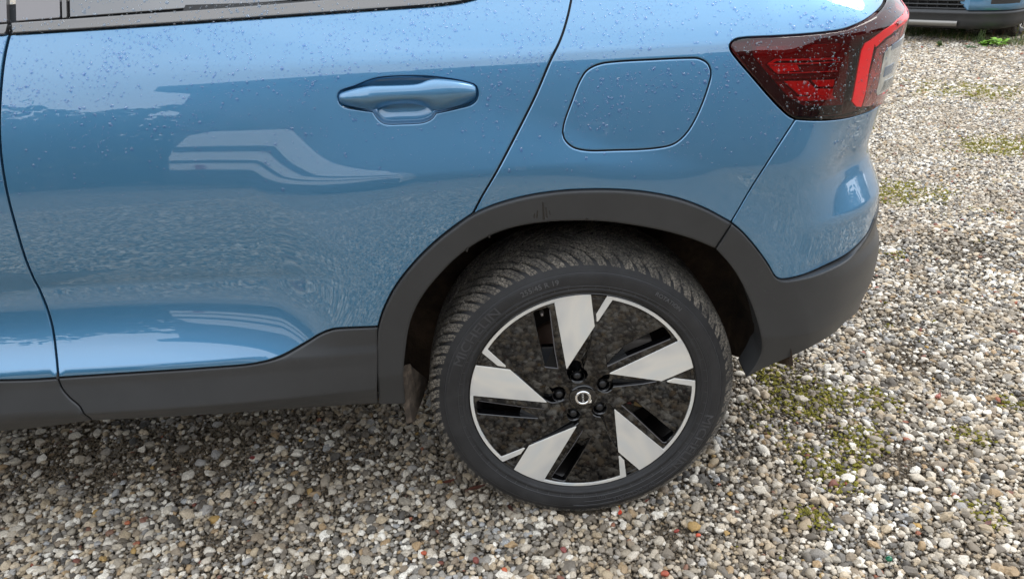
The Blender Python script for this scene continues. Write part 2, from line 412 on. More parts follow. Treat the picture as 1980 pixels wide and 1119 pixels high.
# ------------------------------------------------------------------ ground
MOSS = [(*at_z(1560, 770, 0)[:2], .20), (*at_z(1650, 850, 0)[:2], .13), (*at_z(1740, 370, 0)[:2], .30), (*at_z(1880, 175, 0)[:2], .55), (*at_z(1930, 285, 0)[:2], .35), (*at_z(1700, 780, 0)[:2], .12), (*at_z(1500, 720, 0)[:2], .14), (*at_z(1880, 850, 0)[:2], .10), (*at_z(1600, 900, 0)[:2], .12), (*at_z(1950, 780, 0)[:2], .08), (*at_z(1560, 1000, 0)[:2], .07), (*at_z(1900, 1000, 0)[:2], .07)]
DIRT = [(*at_z(120, 880, 0)[:2], .20), (*at_z(400, 890, 0)[:2], .20), (*at_z(660, 900, 0)[:2], .15), (*at_z(220, 900, 0)[:2], .16), (*at_z(600, 960, 0)[:2], .13), (*at_z(850, 1020, 0)[:2], .07), (*at_z(420, 1060, 0)[:2], .10), (*at_z(1760, 700, 0)[:2], .16), (*at_z(1880, 480, 0)[:2], .30), (*at_z(1300, 1040, 0)[:2], .09), (*at_z(1750, 900, 0)[:2], .12), (*at_z(1850, 250, 0)[:2], .5)]
def ground_mat():
    m, nt, b = mat_new('sandy_soil_and_far_gravel'); setp(b, rough=.95)
    tc = nt.nodes.new('ShaderNodeTexCoord')
    v = nt.nodes.new('ShaderNodeTexVoronoi'); v.inputs['Scale'].default_value = 62; nt.links.new(tc.outputs['Object'], v.inputs['Vector'])
    sep = nt.nodes.new('ShaderNodeSeparateColor'); nt.links.new(v.outputs['Color'], sep.inputs['Color'])
    col = ramp(nt, sep.outputs[0], PEB, 'CONSTANT').outputs['Color']
    soil = ramp(nt, noise(nt, 140, 6, .7).outputs['Fac'], [(.3, (.05, .038, .026)), (.55, (.13, .104, .074)), (.75, (.23, .19, .14))]).outputs['Color']
    edge = ramp(nt, v.outputs['Distance'], [(.35, (0, 0, 0)), (.62, (1, 1, 1))]).outputs['Color']
    c1 = mixcol(nt, edge, col, soil)
    # the far gravel takes over where the single stones stop
    sx = nt.nodes.new('ShaderNodeSeparateXYZ'); nt.links.new(tc.outputs['Object'], sx.inputs[0])
    g = nt.nodes.new('ShaderNodeVectorMath'); g.operation = 'LENGTH'; nt.links.new(tc.outputs['Object'], g.inputs[0])
    far = ramp(nt, g.outputs['Value'], [(.0, (0, 0, 0)), (1, (1, 1, 1))]); mr = nt.nodes.new('ShaderNodeMapRange'); mr.inputs[1].default_value = 2.4; mr.inputs[2].default_value = 2.9
    nt.links.new(g.outputs['Value'], mr.inputs[0])
    c = mixcol(nt, mr.outputs[0], soil, c1)
    nt.links.new(c, b.inputs['Base Color'])
    inv = nt.nodes.new('ShaderNodeMath'); inv.operation = 'MULTIPLY'; inv.inputs[1].default_value = -1; nt.links.new(v.outputs['Distance'], inv.inputs[0])
    bump(nt, b, inv.outputs[0], .6, .012)
    return m
PEB = [(0, (.54, .49, .41)), (.12, (.33, .30, .25)), (.22, (.74, .70, .62)), (.33, (.22, .21, .195)), (.40, (.44, .36, .25)), (.48, (.125, .118, .108)), (.55, (.30, .285, .26)),
       (.62, (.56, .47, .35)), (.71, (.060, .060, .060)), (.76, (.25, .205, .155)), (.83, (.80, .77, .70)), (.91, (.36, .37, .38)), (.953, (.36, .25, .14)), (.985, (.30, .085, .045)), (.992, (.16, .045, .032)), (.9955, (.40, .25, .07))]
mesh_g = mesh('ground', [(-90, -90, -.012), (90, -90, -.012), (90, 90, -.012), (-90, 90, -.012)], [(0, 1, 2, 3)], ground_mat()); tag(mesh_g, kind='structure')

def patch(xy, lst):
    f = np.zeros(len(xy))
    for cx, cy, r_ in lst:
        # stretched a little along the line of sight
        f = np.maximum(f, np.exp(-((xy[:, 0]-cx)**2+(xy[:, 1]-cy)**2)/(2*(r_*.55)**2)))
    return f
_ph = np.random.default_rng(3).uniform(0, 6.28, (24, 3))
def fbm(xy, sc):
    f = 0
    for i in range(24):
        a, p_, q = _ph[i]; k = sc*(1+.35*(i % 6)); f = f+sin(1)*0+np.sin(xy[:, 0]*k*np.cos(a*3)+xy[:, 1]*k*np.sin(a*3)+p_)/(1+.35*(i % 6))
    return f/6.5
def inview(xy, mx=60, z=0.):
    q = np.stack([xy[:, 0], xy[:, 1], np.full(len(xy), z)], 1)-CAM; q = q@RM.T
    u = PW/2+FPX*q[:, 0]/q[:, 2]; v = PH/2+FPX*q[:, 1]/q[:, 2]
    return (q[:, 2] > .1) & (u > -mx) & (u < PW+mx) & (v > -mx) & (v < PH+mx*2)
def jgrid(x0, x1, y0, y1, step, j=.42):
    gx = np.arange(x0, x1, step); gy = np.arange(y0, y1, step*.88); A, B = np.meshgrid(gx, gy); A = A+(np.arange(len(gy)) % 2)[:, None]*step/2
    q = np.stack([A.ravel(), B.ravel()], 1); return q+RNG.uniform(-j, j, q.shape)*step
def stones():
    out = []
    def add(xy, r_, z, flat):
        n = len(xy); sc = np.stack([r_*RNG.uniform(.85, 1.35, n), r_*RNG.uniform(.75, 1.05, n), r_*flat*RNG.uniform(.75, 1.15, n)], 1)
        rt = np.stack([RNG.normal(0, .30, n), RNG.normal(0, .30, n), RNG.uniform(0, 6.28, n)], 1)
        out.append((np.column_stack([xy, z]), sc, rt))
    # region near the camera and all it sees, plus the strip mirrored in the paint
    def region(step):
        a = jgrid(-2.5, 2.6, -.95, 1.9, step); ka = inview(a, 330) & (a[:, 1] < 1.75)
        b_ = jgrid(-1.75, 1.4, -1.6, .9, step); kb = ~inview(b_, 330) & (b_[:, 1] > -1.35)
        return a[ka], b_[kb]
    # fine bed
    a, b_ = region(.0098)
    dirt = patch(a, DIRT)
    keep = RNG.random(len(a)) > .45*dirt
    a = a[keep]; r_ = np.clip(RNG.lognormal(log_(.0048), .24, len(a)), .0026, .0085); add(a, r_, RNG.normal(-.0035, .0018, len(a)), .72)
    r_ = np.clip(RNG.lognormal(log_(.0060), .24, len(b_)), .003, .009); add(b_[::2], r_[::2], RNG.normal(-.003, .0018, len(b_[::2])), .72)
    # coarse top layer
    a, b_ = region(.0140)
    f = fbm(a, 5.0); dirt = patch(a, DIRT); p_ = np.clip(.80+.45*f-.75*dirt, .12, .97); keep = RNG.random(len(a)) < p_
    a = a[keep]; f = f[keep]; r_ = np.clip(RNG.lognormal(log_(.0069), .30, len(a))*(1+.12*f), .0045, .0145); add(a, r_, r_*.18+RNG.normal(.0008, .0016, len(a)), .68)
    b_ = b_[RNG.random(len(b_)) < .7]; r_ = np.clip(RNG.lognormal(log_(.0085), .22, len(b_)), .0045, .013); add(b_, r_, r_*.2, .68)
    # ground mirrored in the paint, farther off
    for X0, X1, Y0, Y1 in ((-4.2, 1.6, -4.6, -1.35), (1.4, 4.6, -2.6, 2.2)):
        a = jgrid(X0, X1, Y0, Y1, .0205); a = a[~inview(a, 50)]; r_ = np.clip(RNG.lognormal(log_(.0105), .25, len(a)), .005, .016); add(a, r_, RNG.normal(0, .003, len(a)), .68)
    # a few big ones
    a, b_ = region(.075); r_ = RNG.uniform(.012, .0165, len(a)); k = RNG.random(len(a)) < .55; add(a[k], r_[k], r_[k]*.3, .62)
    # farther ground, stones a little larger and sparser
    a = jgrid(.2, 4.2, 1.7, 4.2, .0125); a = a[inview(a, 200)]; r_ = np.clip(RNG.lognormal(log_(.0072), .25, len(a)), .004, .013); add(a, r_, RNG.normal(-.001, .003, len(a)), .72)
    a = jgrid(.8, 8.0, 4.2, 9.5, .0205); a = a[inview(a, 50)]; r_ = np.clip(RNG.lognormal(log_(.0110), .25, len(a)), .005, .018); add(a, r_, RNG.normal(-.001, .003, len(a)), .72)
    p_ = np.vstack([o[0] for o in out]); sc = np.vstack([o[1] for o in out]); rt = np.vstack([o[2] for o in out])
    # stones under the tyre are pressed aside
    k = ~((np.abs(p_[:, 0]) < .075) & (p_[:, 1] > -.005) & (p_[:, 1] < .26)); return p_[k], sc[k], rt[k]
log_ = math.log
def stone_mat():
    m, nt, b = mat_new('mixed_pebble_stone'); setp(b, rough=.62, spec=.4)
    oi = nt.nodes.new('ShaderNodeObjectInfo'); col = ramp(nt, oi.outputs['Random'], PEB, 'CONSTANT').outputs['Color']
    g = nt.nodes.new('ShaderNodeNewGeometry')
    n1 = noise(nt, 260, 5, .75, vec=g.outputs['Position'])
    k1 = ramp(nt, n1.outputs['Fac'], [(.32, (.55, .53, .50)), (.48, (1.02, 1.0, .97)), (.70, (1.40, 1.36, 1.28))]).outputs['Color']
    mu = nt.nodes.new('ShaderNodeMix'); mu.data_type = 'RGBA'; mu.blend_type = 'MULTIPLY'; mu.inputs[0].default_value = 1; nt.links.new(col, mu.inputs[6]); nt.links.new(k1, mu.inputs[7])
    # stone colour turns dark brown towards the low parts
    sz = nt.nodes.new('ShaderNodeSeparateXYZ'); nt.links.new(g.outputs['Position'], sz.inputs[0])
    n2 = noise(nt, 90, 4, .7, vec=g.outputs['Position']); ad = nt.nodes.new('ShaderNodeMath'); ad.operation = 'MULTIPLY_ADD'; ad.inputs[1].default_value = .008; nt.links.new(n2.outputs['Fac'], ad.inputs[0]); nt.links.new(sz.outputs[2], ad.inputs[2])
    mr = nt.nodes.new('ShaderNodeMapRange'); mr.inputs[1].default_value = .0075; mr.inputs[2].default_value = .0035; nt.links.new(ad.outputs[0], mr.inputs[0])
    f = nt.nodes.new('ShaderNodeMath'); f.operation = 'MULTIPLY'; f.inputs[1].default_value = .65; nt.links.new(mr.outputs[0], f.inputs[0])
    n5 = noise(nt, 3.2, 5, .6, vec=g.outputs['Position']); dust = ramp(nt, n5.outputs['Fac'], [(.42, (.05, .05, .05)), (.62, (.50, .50, .50))]).outputs['Color']
    mu2 = mixcol(nt, dust, mu.outputs[2], (.28, .215, .14))
    c = mixcol(nt, f.outputs[0], mu2, (.10, .083, .062))
    nt.links.new(c, b.inputs['Base Color']); bump(nt, b, n1.outputs['Fac'], .35, .0012)
    return m
def scatter(name, pts, scl, rt, mat, variants=10, seed=0, rough_=.26, sub=2):
    me = bpy.data.meshes.new(name+'_points'); n = len(pts); me.vertices.add(n); me.vertices.foreach_set('co', pts.astype(np.float32).ravel())
    for an, arr in (('scl', scl), ('rt', rt)):
        a = me.attributes.new(an, 'FLOAT_VECTOR', 'POINT'); a.data.foreach_set('vector', arr.astype(np.float32).ravel())
    o = bpy.data.objects.new(name, me); COL.objects.link(o)
    ng = bpy.data.node_groups.new(name+'_scatter', 'GeometryNodeTree')
    ng.interface.new_socket('Geometry', in_out='INPUT', socket_type='NodeSocketGeometry'); ng.interface.new_socket('Geometry', in_out='OUTPUT', socket_type='NodeSocketGeometry')
    N_ = ng.nodes.new; K = ng.links.new
    gi, go = N_('NodeGroupInput'), N_('NodeGroupOutput'); g2i = N_('GeometryNodeGeometryToInstance')
    pos_ = N_('GeometryNodeInputPosition')
    for i in range(variants):
        ico = N_('GeometryNodeMeshIcoSphere'); ico.inputs['Radius'].default_value = 1; ico.inputs['Subdivisions'].default_value = sub
        sp = N_('GeometryNodeSetPosition'); no = N_('ShaderNodeTexNoise'); no.noise_dimensions = '4D'; no.inputs['W'].default_value = i*7.3+seed; no.inputs['Scale'].default_value = .85; no.inputs['Detail'].default_value = 1.5
        K(pos_.outputs[0], no.inputs['Vector'])
        sb = N_('ShaderNodeVectorMath'); sb.operation = 'SUBTRACT'; sb.inputs[1].default_value = (.5, .5, .5); K(no.outputs['Color'], sb.inputs[0])
        ms = N_('ShaderNodeVectorMath'); ms.operation = 'SCALE'; ms.inputs['Scale'].default_value = rough_*(6 if i % 2 == 0 else 8); K(sb.outputs[0], ms.inputs[0])
        K(ico.outputs['Mesh'], sp.inputs['Geometry']); K(ms.outputs[0], sp.inputs['Offset'])
        ss_ = N_('GeometryNodeSetShadeSmooth'); ss_.inputs['Shade Smooth'].default_value = (i % 3 == 0); K(sp.outputs[0], ss_.inputs[0])
        gt = N_('GeometryNodeGeometryToInstance'); K(ss_.outputs[0], gt.inputs[0])
        if i == 0: jn = N_('GeometryNodeJoinGeometry')
        K(gt.outputs[0], jn.inputs[0])
    sm = N_('GeometryNodeSetMaterial'); sm.inputs['Material'].default_value = mat; K(jn.outputs[0], sm.inputs['Geometry'])
    iop = N_('GeometryNodeInstanceOnPoints'); iop.inputs['Pick Instance'].default_value = True
    a1 = N_('GeometryNodeInputNamedAttribute'); a1.data_type = 'FLOAT_VECTOR'; a1.inputs['Name'].default_value = 'scl'
    a2 = N_('GeometryNodeInputNamedAttribute'); a2.data_type = 'FLOAT_VECTOR'; a2.inputs['Name'].default_value = 'rt'
    m2p = N_('GeometryNodeMeshToPoints')
    K(gi.outputs[0], m2p.inputs['Mesh']); K(m2p.outputs[0], iop.inputs['Points']); K(sm.outputs[0], iop.inputs['Instance'])
    K(a1.outputs['Attribute'], iop.inputs['Scale']); 
    e2r = N_('FunctionNodeEulerToRotation'); K(a2.outputs['Attribute'], e2r.inputs[0]); K(e2r.outputs[0], iop.inputs['Rotation'])
    K(iop.outputs[0], go.inputs[0])
    md = o.modifiers.new('scatter', 'NODES'); md.node_group = ng
    me.materials.append(mat); tag(o, kind='stuff'); return o
sp_, ss2, sr_ = stones()
pass
M_STONE = stone_mat()
GRAVEL = scatter('gravel', sp_, ss2, sr_, M_STONE, seed=1); tag(GRAVEL, 'loose mixed white, tan and grey pebbles covering the yard', 'gravel')
# moss between the stones
def moss():
    a = jgrid(.3, 6.0, -.5, 8.5, .0085, .5); a = a[inview(a, 20)]
    f = patch(a, MOSS)*1.2+.40*fbm(a, 9)+.45*fbm(a, 31)-.36
    k = RNG.random(len(a)) < np.clip(f, 0, .75); a = a[k]; n = len(a)
    s = RNG.uniform(.0020, .0050, n); sc = np.stack([s*1.2, s, s*.8], 1); rt = np.stack([0*s, 0*s, RNG.uniform(0, 6, n)], 1)
    m, nt, b = mat_new('yellow_green_moss'); setp(b, rough=.95)
    g = nt.nodes.new('ShaderNodeNewGeometry'); n1 = noise(nt, 60, 4, .7, vec=g.outputs['Position'])
    nt.links.new(ramp(nt, n1.outputs['Fac'], [(.3, (.09, .082, .012)), (.5, (.21, .19, .022)), (.7, (.36, .32, .045))]).outputs['Color'], b.inputs['Base Color'])
    n2 = noise(nt, 900, 3, .8, vec=g.outputs['Position']); bump(nt, b, n2.outputs['Fac'], .9, .003)
    o = scatter('moss', np.column_stack([a, RNG.uniform(.001, .007, n)]), sc, rt, m, variants=4, seed=50, rough_=.4); tag(o, 'low yellow-green moss growing between the pebbles behind the car', 'moss')
moss()
# sand grit that fills the hollows
def grit():
    a = jgrid(-1.7, 2.2, -.6, 1.2, .0062, .5); a = a[inview(a, 20)]; d = patch(a, DIRT); k = RNG.random(len(a)) < (.28+.70*d); a = a[k]; n = len(a)
    s = RNG.uniform(.0009, .0026, n); o = scatter('grit', np.column_stack([a, RNG.uniform(-.004, .0055, n)]), np.stack([s, s, s*.8], 1), RNG.uniform(0, 6, (n, 3)), simple('sandy_brown_grit', (.19, .145, .095), .95, var=.5, scale=700), variants=3, seed=80, sub=1)
    tag(o, 'fine sandy grit between the larger pebbles', 'grit')
grit()
# loose finds lying on the gravel
def leaf(name, px, py, ln, wd, ang, color, label, cat='leaf', curl=.4, z=.014, stem=True):
    p0 = at_z(px, py, z); n = 9; V = []; Fc = []
    for i in range(n+1):
        t = i/n; w_ = wd*.5*sin(pi*t**.8)**.8+.0002
        for j, s_ in enumerate((-1, -.5, 0, .5, 1)):
            V.append((ln*(t-.5), w_*s_, curl*ln*.35*(t-.5)**2+abs(s_)*wd*.22*curl+.0006*sin(i*2.1+j)))
    for i in range(n):
        for j in range(4): Fc.append((i*5+j, (i+1)*5+j, (i+1)*5+j+1, i*5+j+1))
    top = len(V); V += [(x, y, zz-.0006) for x, y, zz in V[:top]]; Fc += [tuple(q+top for q in f[::-1]) for f in Fc]
    me = bpy.data.meshes.new(name); me.from_pydata(V, [], Fc); me.polygons.foreach_set('use_smooth', [True]*len(me.polygons))
    m = simple(name+'_surface', color, .6, var=.45, scale=130, bump_s=.3, bump_scale=400)
    o = link(name, me, m); o.location = p0; o.rotation_euler = (random.uniform(-.3, .3), random.uniform(-.25, .25), ang); tag(o, label, cat)
    if stem:
        V = []; 
        for i in range(7):
            t = i/6; x = ln*(.5+.45*t)
            for a in range(4): V.append((x, .0006*cos(a*pi/2)+.004*sin(t*2), .0006*sin(a*pi/2)+curl*ln*.09+.002*t))
        mesh('leaf_stem', V, [(4*i+a, 4*i+(a+1) % 4, 4*i+4+(a+1) % 4, 4*i+4+a) for i in range(6) for a in range(4)], m, o)
    return o
leaf('fallen_leaf', 1199, 990, .016, .009, 1.25, (.50, .045, .015), 'small bright red curled leaf lying just in front of the tyre', stem=True)
leaf('fallen_leaf', 922, 942, .050, .012, .05, (.085, .028, .016), 'long dark red-brown leaf touching the tyre at its lower left')
leaf('fallen_leaf', 868, 930, .034, .011, .3, (.10, .030, .018), 'short rusty leaf left of the long brown leaf by the tyre')
leaf('fallen_leaf', 987, 982, .030, .010, -1.1, (.070, .026, .017), 'dark curled leaf lying below the tyre, left of the red one')
leaf('fallen_leaf', 165, 850, .036, .012, .25, (.060, .020, .014), 'dark maroon leaf in the shade below the sill, near the door gap')
leaf('fallen_leaf', 110, 858, .016, .010, .6, (.12, .035, .020), 'small red-brown leaf fragment in the shade at far left')
leaf('fallen_leaf', 335, 910, .026, .006, .5, (.07, .028, .018), 'thin brown leaf strip on the dark gravel below the sill')
leaf('fallen_leaf', 1948, 439, .030, .013, -.5, (.28, .085, .040), 'orange-brown leaf on the gravel at the right edge')
leaf('wood_chip', 1952, 1014, .030, .004, -.35, (.50, .44, .35), 'pale thin wood sliver near the lower right corner', cat='wood chip', stem=False, curl=.05)
leaf('fallen_leaf', 1911, 1010, .022, .010, .5, (.10, .030, .022), 'dark reddish leaf beside the pale wood sliver at lower right')
leaf('fallen_leaf', 1815, 765, .028, .012, .8, (.20, .060, .035), 'pinkish-brown leaf on the gravel right of the bumper')
def chip(name, px, py, r_, color, label, cat, seed, rough=.6, **k):
    bm = bmesh.new(); bmesh.ops.create_icosphere(bm, subdivisions=2, radius=1); rg_ = np.random.default_rng(seed)
    dirs = rg_.normal(size=(7, 3)); dirs /= np.linalg.norm(dirs, axis=1)[:, None]
    for v in bm.verts:
        c = np.array(v.co); 
        for d in dirs:
            t = c@d
            if t > .72: c = c-d*(t-.72)*.85
        v.co = Vector(c)*r_; v.co.z *= .7
    me = bpy.data.meshes.new(name); bm.to_mesh(me); bm.free(); me.polygons.foreach_set('use_smooth', [True]*len(me.polygons))
    o = link(name, me, simple(name+'_surface', color, rough, var=.35 if not k else 0, scale=160, bump_s=.3, bump_scale=500, **k)); o.location = at_z(px, py, .012); o.rotation_euler = tuple(rg_.uniform(0, 3, 3)*np.array([.2, .2, 1])); tag(o, label, cat)
chip('green_glass_pebble', 1719, 1079, .0085, (.02, .22, .11), 'small green glass piece among the pebbles at lower right', 'glass piece', 1, .1, trans=.5)
chip('brick_fragment', 1286, 1108, .0105, (.36, .085, .045), 'rough red brick bit at the bottom edge, right of the wheel', 'brick fragment', 2)
chip('brick_fragment', 920, 1083, .0095, (.22, .06, .045), 'dark red brick bit on pale gravel left below the wheel', 'brick fragment', 3)
chip('brick_fragment', 975, 1103, .0085, (.50, .12, .05), 'bright orange-red brick bit at the bottom edge below the wheel', 'brick fragment', 4)
chip('brick_fragment', 1089, 1062, .0090, (.25, .07, .06), 'maroon brick bit on the gravel directly below the tyre', 'brick fragment', 5)
chip('brick_fragment', 819, 1068, .0080, (.50, .11, .05), 'orange brick bit on pale gravel, farthest left of the bright ones', 'brick fragment', 6)
chip('brick_fragment', 246, 1010, .0075, (.42, .13, .06), 'orange brick bit lying alone in the lower left gravel', 'brick fragment', 7)
chip('brick_fragment', 488, 884, .0080, (.22, .035, .03), 'dark red brick bit in the car\'s shade below the sill', 'brick fragment', 8)
chip('brick_fragment', 1308, 1026, .0075, (.26, .045, .03), 'small crimson brick bit right of the tyre\'s foot', 'brick fragment', 9)
chip('brick_fragment', 1350, 1034, .0070, (.55, .10, .05), 'small orange brick bit on gravel right of the crimson one', 'brick fragment', 10)
chip('brick_fragment', 1813, 766, .0090, (.45, .16, .12), 'salmon brick bit on the gravel right of the rear bumper', 'brick fragment', 12)

# ------------------------------------------------------------------ the blue car
CAR = empty('parked_car', (0, 0, 0))
tag(CAR, 'wet light blue crossover filling the picture, its rear wheel and fuel flap in view', 'car')
class _Pr: pass
BODY = empty('body_shell', (0, 0, 0), CAR)
def dark(name, *a, **k): return surf_panel(name, *a, **k)

# --- gap lines (photo pixels thrown onto the flank)
FRONT_GAP = S((23, -60), (21, 20), (18, 66))[::-1]
fg = S((18, 66), (8, 110), (1, 170), (-2, 240), (1, 300), (12, 370), (30, 440), (50, 505), (70, 550), (88, 590), (100, 630), (107, 680), (111, 722))
fg2 = S((111, 722), (120, 748), (136, 768), (156, 786), (181, 812))
rg = S((1106, -4), (1099, 30), (1086, 73), (1065, 118), (1035, 188), (1000, 258), (960, 334), (930, 385), (915, 414))
belt_d = S((18, 66), (200, 55), (450, 38), (700, 20), (880, 6), (925, -4))
door_bot = S((111, 731), (250, 722), (400, 712), (490, 704), (540, 691), (590, 664), (622, 645), (645, 637), (665, 635), (732, 632))
arch_a = S((732, 632), (742, 600), (765, 555), (800, 510), (840, 470), (880, 438), (915, 414))
arch_b = S((915, 414), (960, 395), (1020, 379), (1080, 370), (1130, 367), (1190, 367), (1250, 372), (1310, 384), (1360, 402), (1413, 430))
seam = S((1413, 430), (1440, 386), (1478, 324), (1510, 275), (1538, 231))
lampA = S((1538, 231), (1524, 224), (1505, 206), (1485, 184), (1455, 149), (1428, 118), (1413, 97), (1412, 86), (1422, 77), (1445, 73))
lampB = S((1445, 73), (1530, 69), (1590, 64), (1630, 58), (1660, 47), (1685, 32), (1703, 16), (1711, 2), (1712, -8))
Ls = lampB[-1]
def ext(z): return None
win_rear = (rg[0][0]-.19, 1.215)

M_D = M_PAINT
# rear door
cut = hit(925, -4)
top_door = [belt_d[-1], (belt_d[-1][0]+.06, 1.222), (rg[0][0]-.02, 1.235), (rg[0][0]+.012, 1.235)]
handle_hole = [S((653, 187), (656, 178), (685, 167), (722, 153), (765, 148), (820, 148), (870, 153), (905, 160), (920, 166), (924, 178), (923, 190), (914, 201), (880, 211), (843, 219)),
               S((843, 219), (836, 229), (820, 237), (780, 240), (742, 239), (730, 230), (721, 216)),
               S((721, 216), (690, 212), (665, 207), (656, 199), (653, 187))]
dshape = [belt_d, top_door, [top_door[-1]]+rg, arch_a[::-1], door_bot[::-1], [door_bot[0], fg[-1]], fg[::-1]]
REAR_DOOR = surf_panel('rear_door', [belt_d, top_door, [top_door[-1], rg[0]], rg, arch_a[::-1], door_bot[::-1], [door_bot[0], fg[-1]], fg[::-1]],
                       M_PAINT, CAR, gap=.0028, holes=[handle_hole], grid=.012)
# front door (its rear edge is in the picture)
fd_bot = [(-2.05, .502)]+S((-40, 737), (60, 734), (111, 731))
fd_top = [(-2.05, 1.19)]+S((-40, 70), (18, 66))
surf_panel('front_door', [fd_top, fg, [fg[-1], door_bot[0]], fd_bot[::-1], [(-2.05, .502), (-2.05, 1.19)]], M_PAINT, CAR, gap=.0022, grid=.02)
surf_panel('front_fender', [[(-2.06, 1.14), (-2.06, .49)], [(-2.06, .49), (-2.2, .48)], [(-2.2, .48), (-2.24, .66), (-2.40, .80), (-2.62, .85), (-2.85, .82), (-3.04, .68), (-3.12, .45)],
                            [(-3.12, .45), (-3.5, .45)], [(-3.5, .45), (-3.5, .95)], [(-3.5, .95), (-2.8, 1.10), (-2.06, 1.14)]], M_PAINT, CAR, grid=.05, step=.02)
# quarter panel with the fuel flap's hole
flap = [S((1088, 256), (1091, 238), (1106, 196), (1121, 158), (1135, 137), (1158, 125), (1190, 120), (1260, 116), (1330, 113), (1352, 114), (1369, 124), (1375, 142), (1369, 170), (1347, 226), (1326, 260),
          (1303, 279), (1268, 287), (1190, 291), (1130, 291), (1106, 284), (1092, 270), (1088, 256))]
top_q = [(rg[0][0]+.0, rg[0][1]), (rg[0][0]+.012, 1.235)]
qtop = [(rg[0][0]+.012, 1.235), (.35, 1.235), (.62, 1.21), (.80, 1.185), (lampB[-1][0]+.03, 1.16)]
QUARTER = surf_panel('rear_quarter_panel', [rg, arch_b, seam, lampA, lampB, [lampB[-1], (lampB[-1][0]+.03, 1.16)], qtop[::-1], [qtop[0], rg[0]]],
                     M_PAINT, CAR, gap=.0016, holes=[flap], grid=.012)
surf_panel('fuel_flap', flap, M_PAINT, QUARTER, gap=.0016, grid=.012)
# bumper skin
lampC = S((1538, 231), (1575, 233), (1610, 232), (1645, 227), (1672, 219), (1695, 208))
zl = lampC[-1][1]
lampC = lampC+[('x', 0)] if False else lampC
lampC2 = [lampC[-1], (.78, zl+.004), (1.05, zl+.02), (1.4, zl+.02)]
cladT = S((1413, 430), (1438, 453), (1464, 482), (1486, 512), (1498, 534), (1508, 540), (1525, 539))
cladT2 = S((1525, 539), (1556, 531), (1600, 512), (1640, 490), (1664, 468), (1680, 446), (1690, 420))
zc_ = cladT2[-1][1]
cladT3 = [cladT2[-1], (.90, zc_+.02), (1.1, zc_+.02), (1.4, zc_+.02)]
surf_panel('rear_bumper', [seam[::-1], cladT, cladT2, cladT3, [cladT3[-1], lampC2[-1]], lampC2[::-1], lampC[::-1]], M_PAINT, CAR, gap=.0016, grid=.012)

# --- charcoal cladding
def sill_off(s, z): return 0*s+.004
sill_bot = S((181, 812), (350, 804), (500, 794), (620, 786), (732, 779))
SILL = surf_panel('door_sill_cladding', [fg2, sill_bot, S((732, 779), (731, 700), (731, 633)), door_bot[::-1], [door_bot[0], fg2[0]]],
                  M_CLAD, REAR_DOOR, gap=.0014, off=.003, thick=.05, grid=.009, edge=.004, drop=.0025)
surf_panel('door_sill_cladding', [fd_bot, [fd_bot[-1], fg2[0]], fg2, [fg2[-1], (fg2[-1][0]-.2, .372), (-2.05, .372)], [(-2.05, .372), (-2.05, .502)]],
           M_CLAD, CAR, gap=.0022, off=.003, thick=.05, grid=.014, edge=.004, drop=.0025)
AC = (.0, .345)
def trim_surf(s, z, off=0.):
    x, y, nx, ny = plan(s); r = np.hypot(s-AC[0], z-AC[1])
    d = .0585-.11*(.50-r)-.25*np.clip(.46-z, 0, .2)*(s < 0)+off
    cb = np.interp(z, ZC, CB); g = smooth(.40, .68, s)
    return np.stack([x+nx*d, y+ny*d, np.asarray(z, float)+0*x], -1)
inner1 = S((785, 779), (780, 740), (783, 690), (795, 620), (818, 572), (850, 532), (890, 493), (940, 460), (990, 441), (1050, 431), (1100, 428), (1160, 429), (1220, 436), (1280, 447), (1335, 462), (1383, 481))
trim_seam = S((1383, 481), (1413, 430))
surf_panel('wheel_arch_trim', [arch_a[:-1]+arch_b, trim_seam[::-1], inner1[::-1], S((785, 779), (732, 780)), S((732, 780), (728, 700), (731, 633))],
           M_CLAD, CAR, gap=.0012, thick=.045, grid=.011, edge=.006, drop=.005, Sf=trim_surf)
def rear_clad(s, z, off=0.):
    x, y, nx, ny = plan(s); r = np.hypot(s-AC[0], z-AC[1]); g = smooth(.40, .70, s)
    d1 = .0585-.11*np.clip(.50-r, 0, .1)-.22*np.clip(.50-z, 0, .3)
    d = d1*(1-g)+g*(np.interp(z, ZC, CB)+.004)+off
    return np.stack([x+nx*d, y+ny*d, np.asarray(z, float)+0*x], -1)
inner2 = S((1383, 481), (1408, 509), (1432, 546), (1455, 594), (1469, 640), (1472, 678), (1462, 700), (1440, 727))
rc_bot = S((1440, 727), (1500, 698), (1560, 665), (1605, 639), (1628, 621))
zb = rc_bot[-1][1]
rc_bot2 = [rc_bot[-1], (rc_bot[-1][0]+.06, zb-.012), (1.0, .36), (1.4, .36)]
surf_panel('rear_bumper_cladding', [cladT, cladT2, cladT3, [cladT3[-1], rc_bot2[-1]], rc_bot2[::-1], rc_bot[::-1], inner2[::-1], trim_seam],
           M_CLAD, CAR, gap=.0012, thick=.06, grid=.012, edge=.004, drop=.003, Sf=rear_clad)

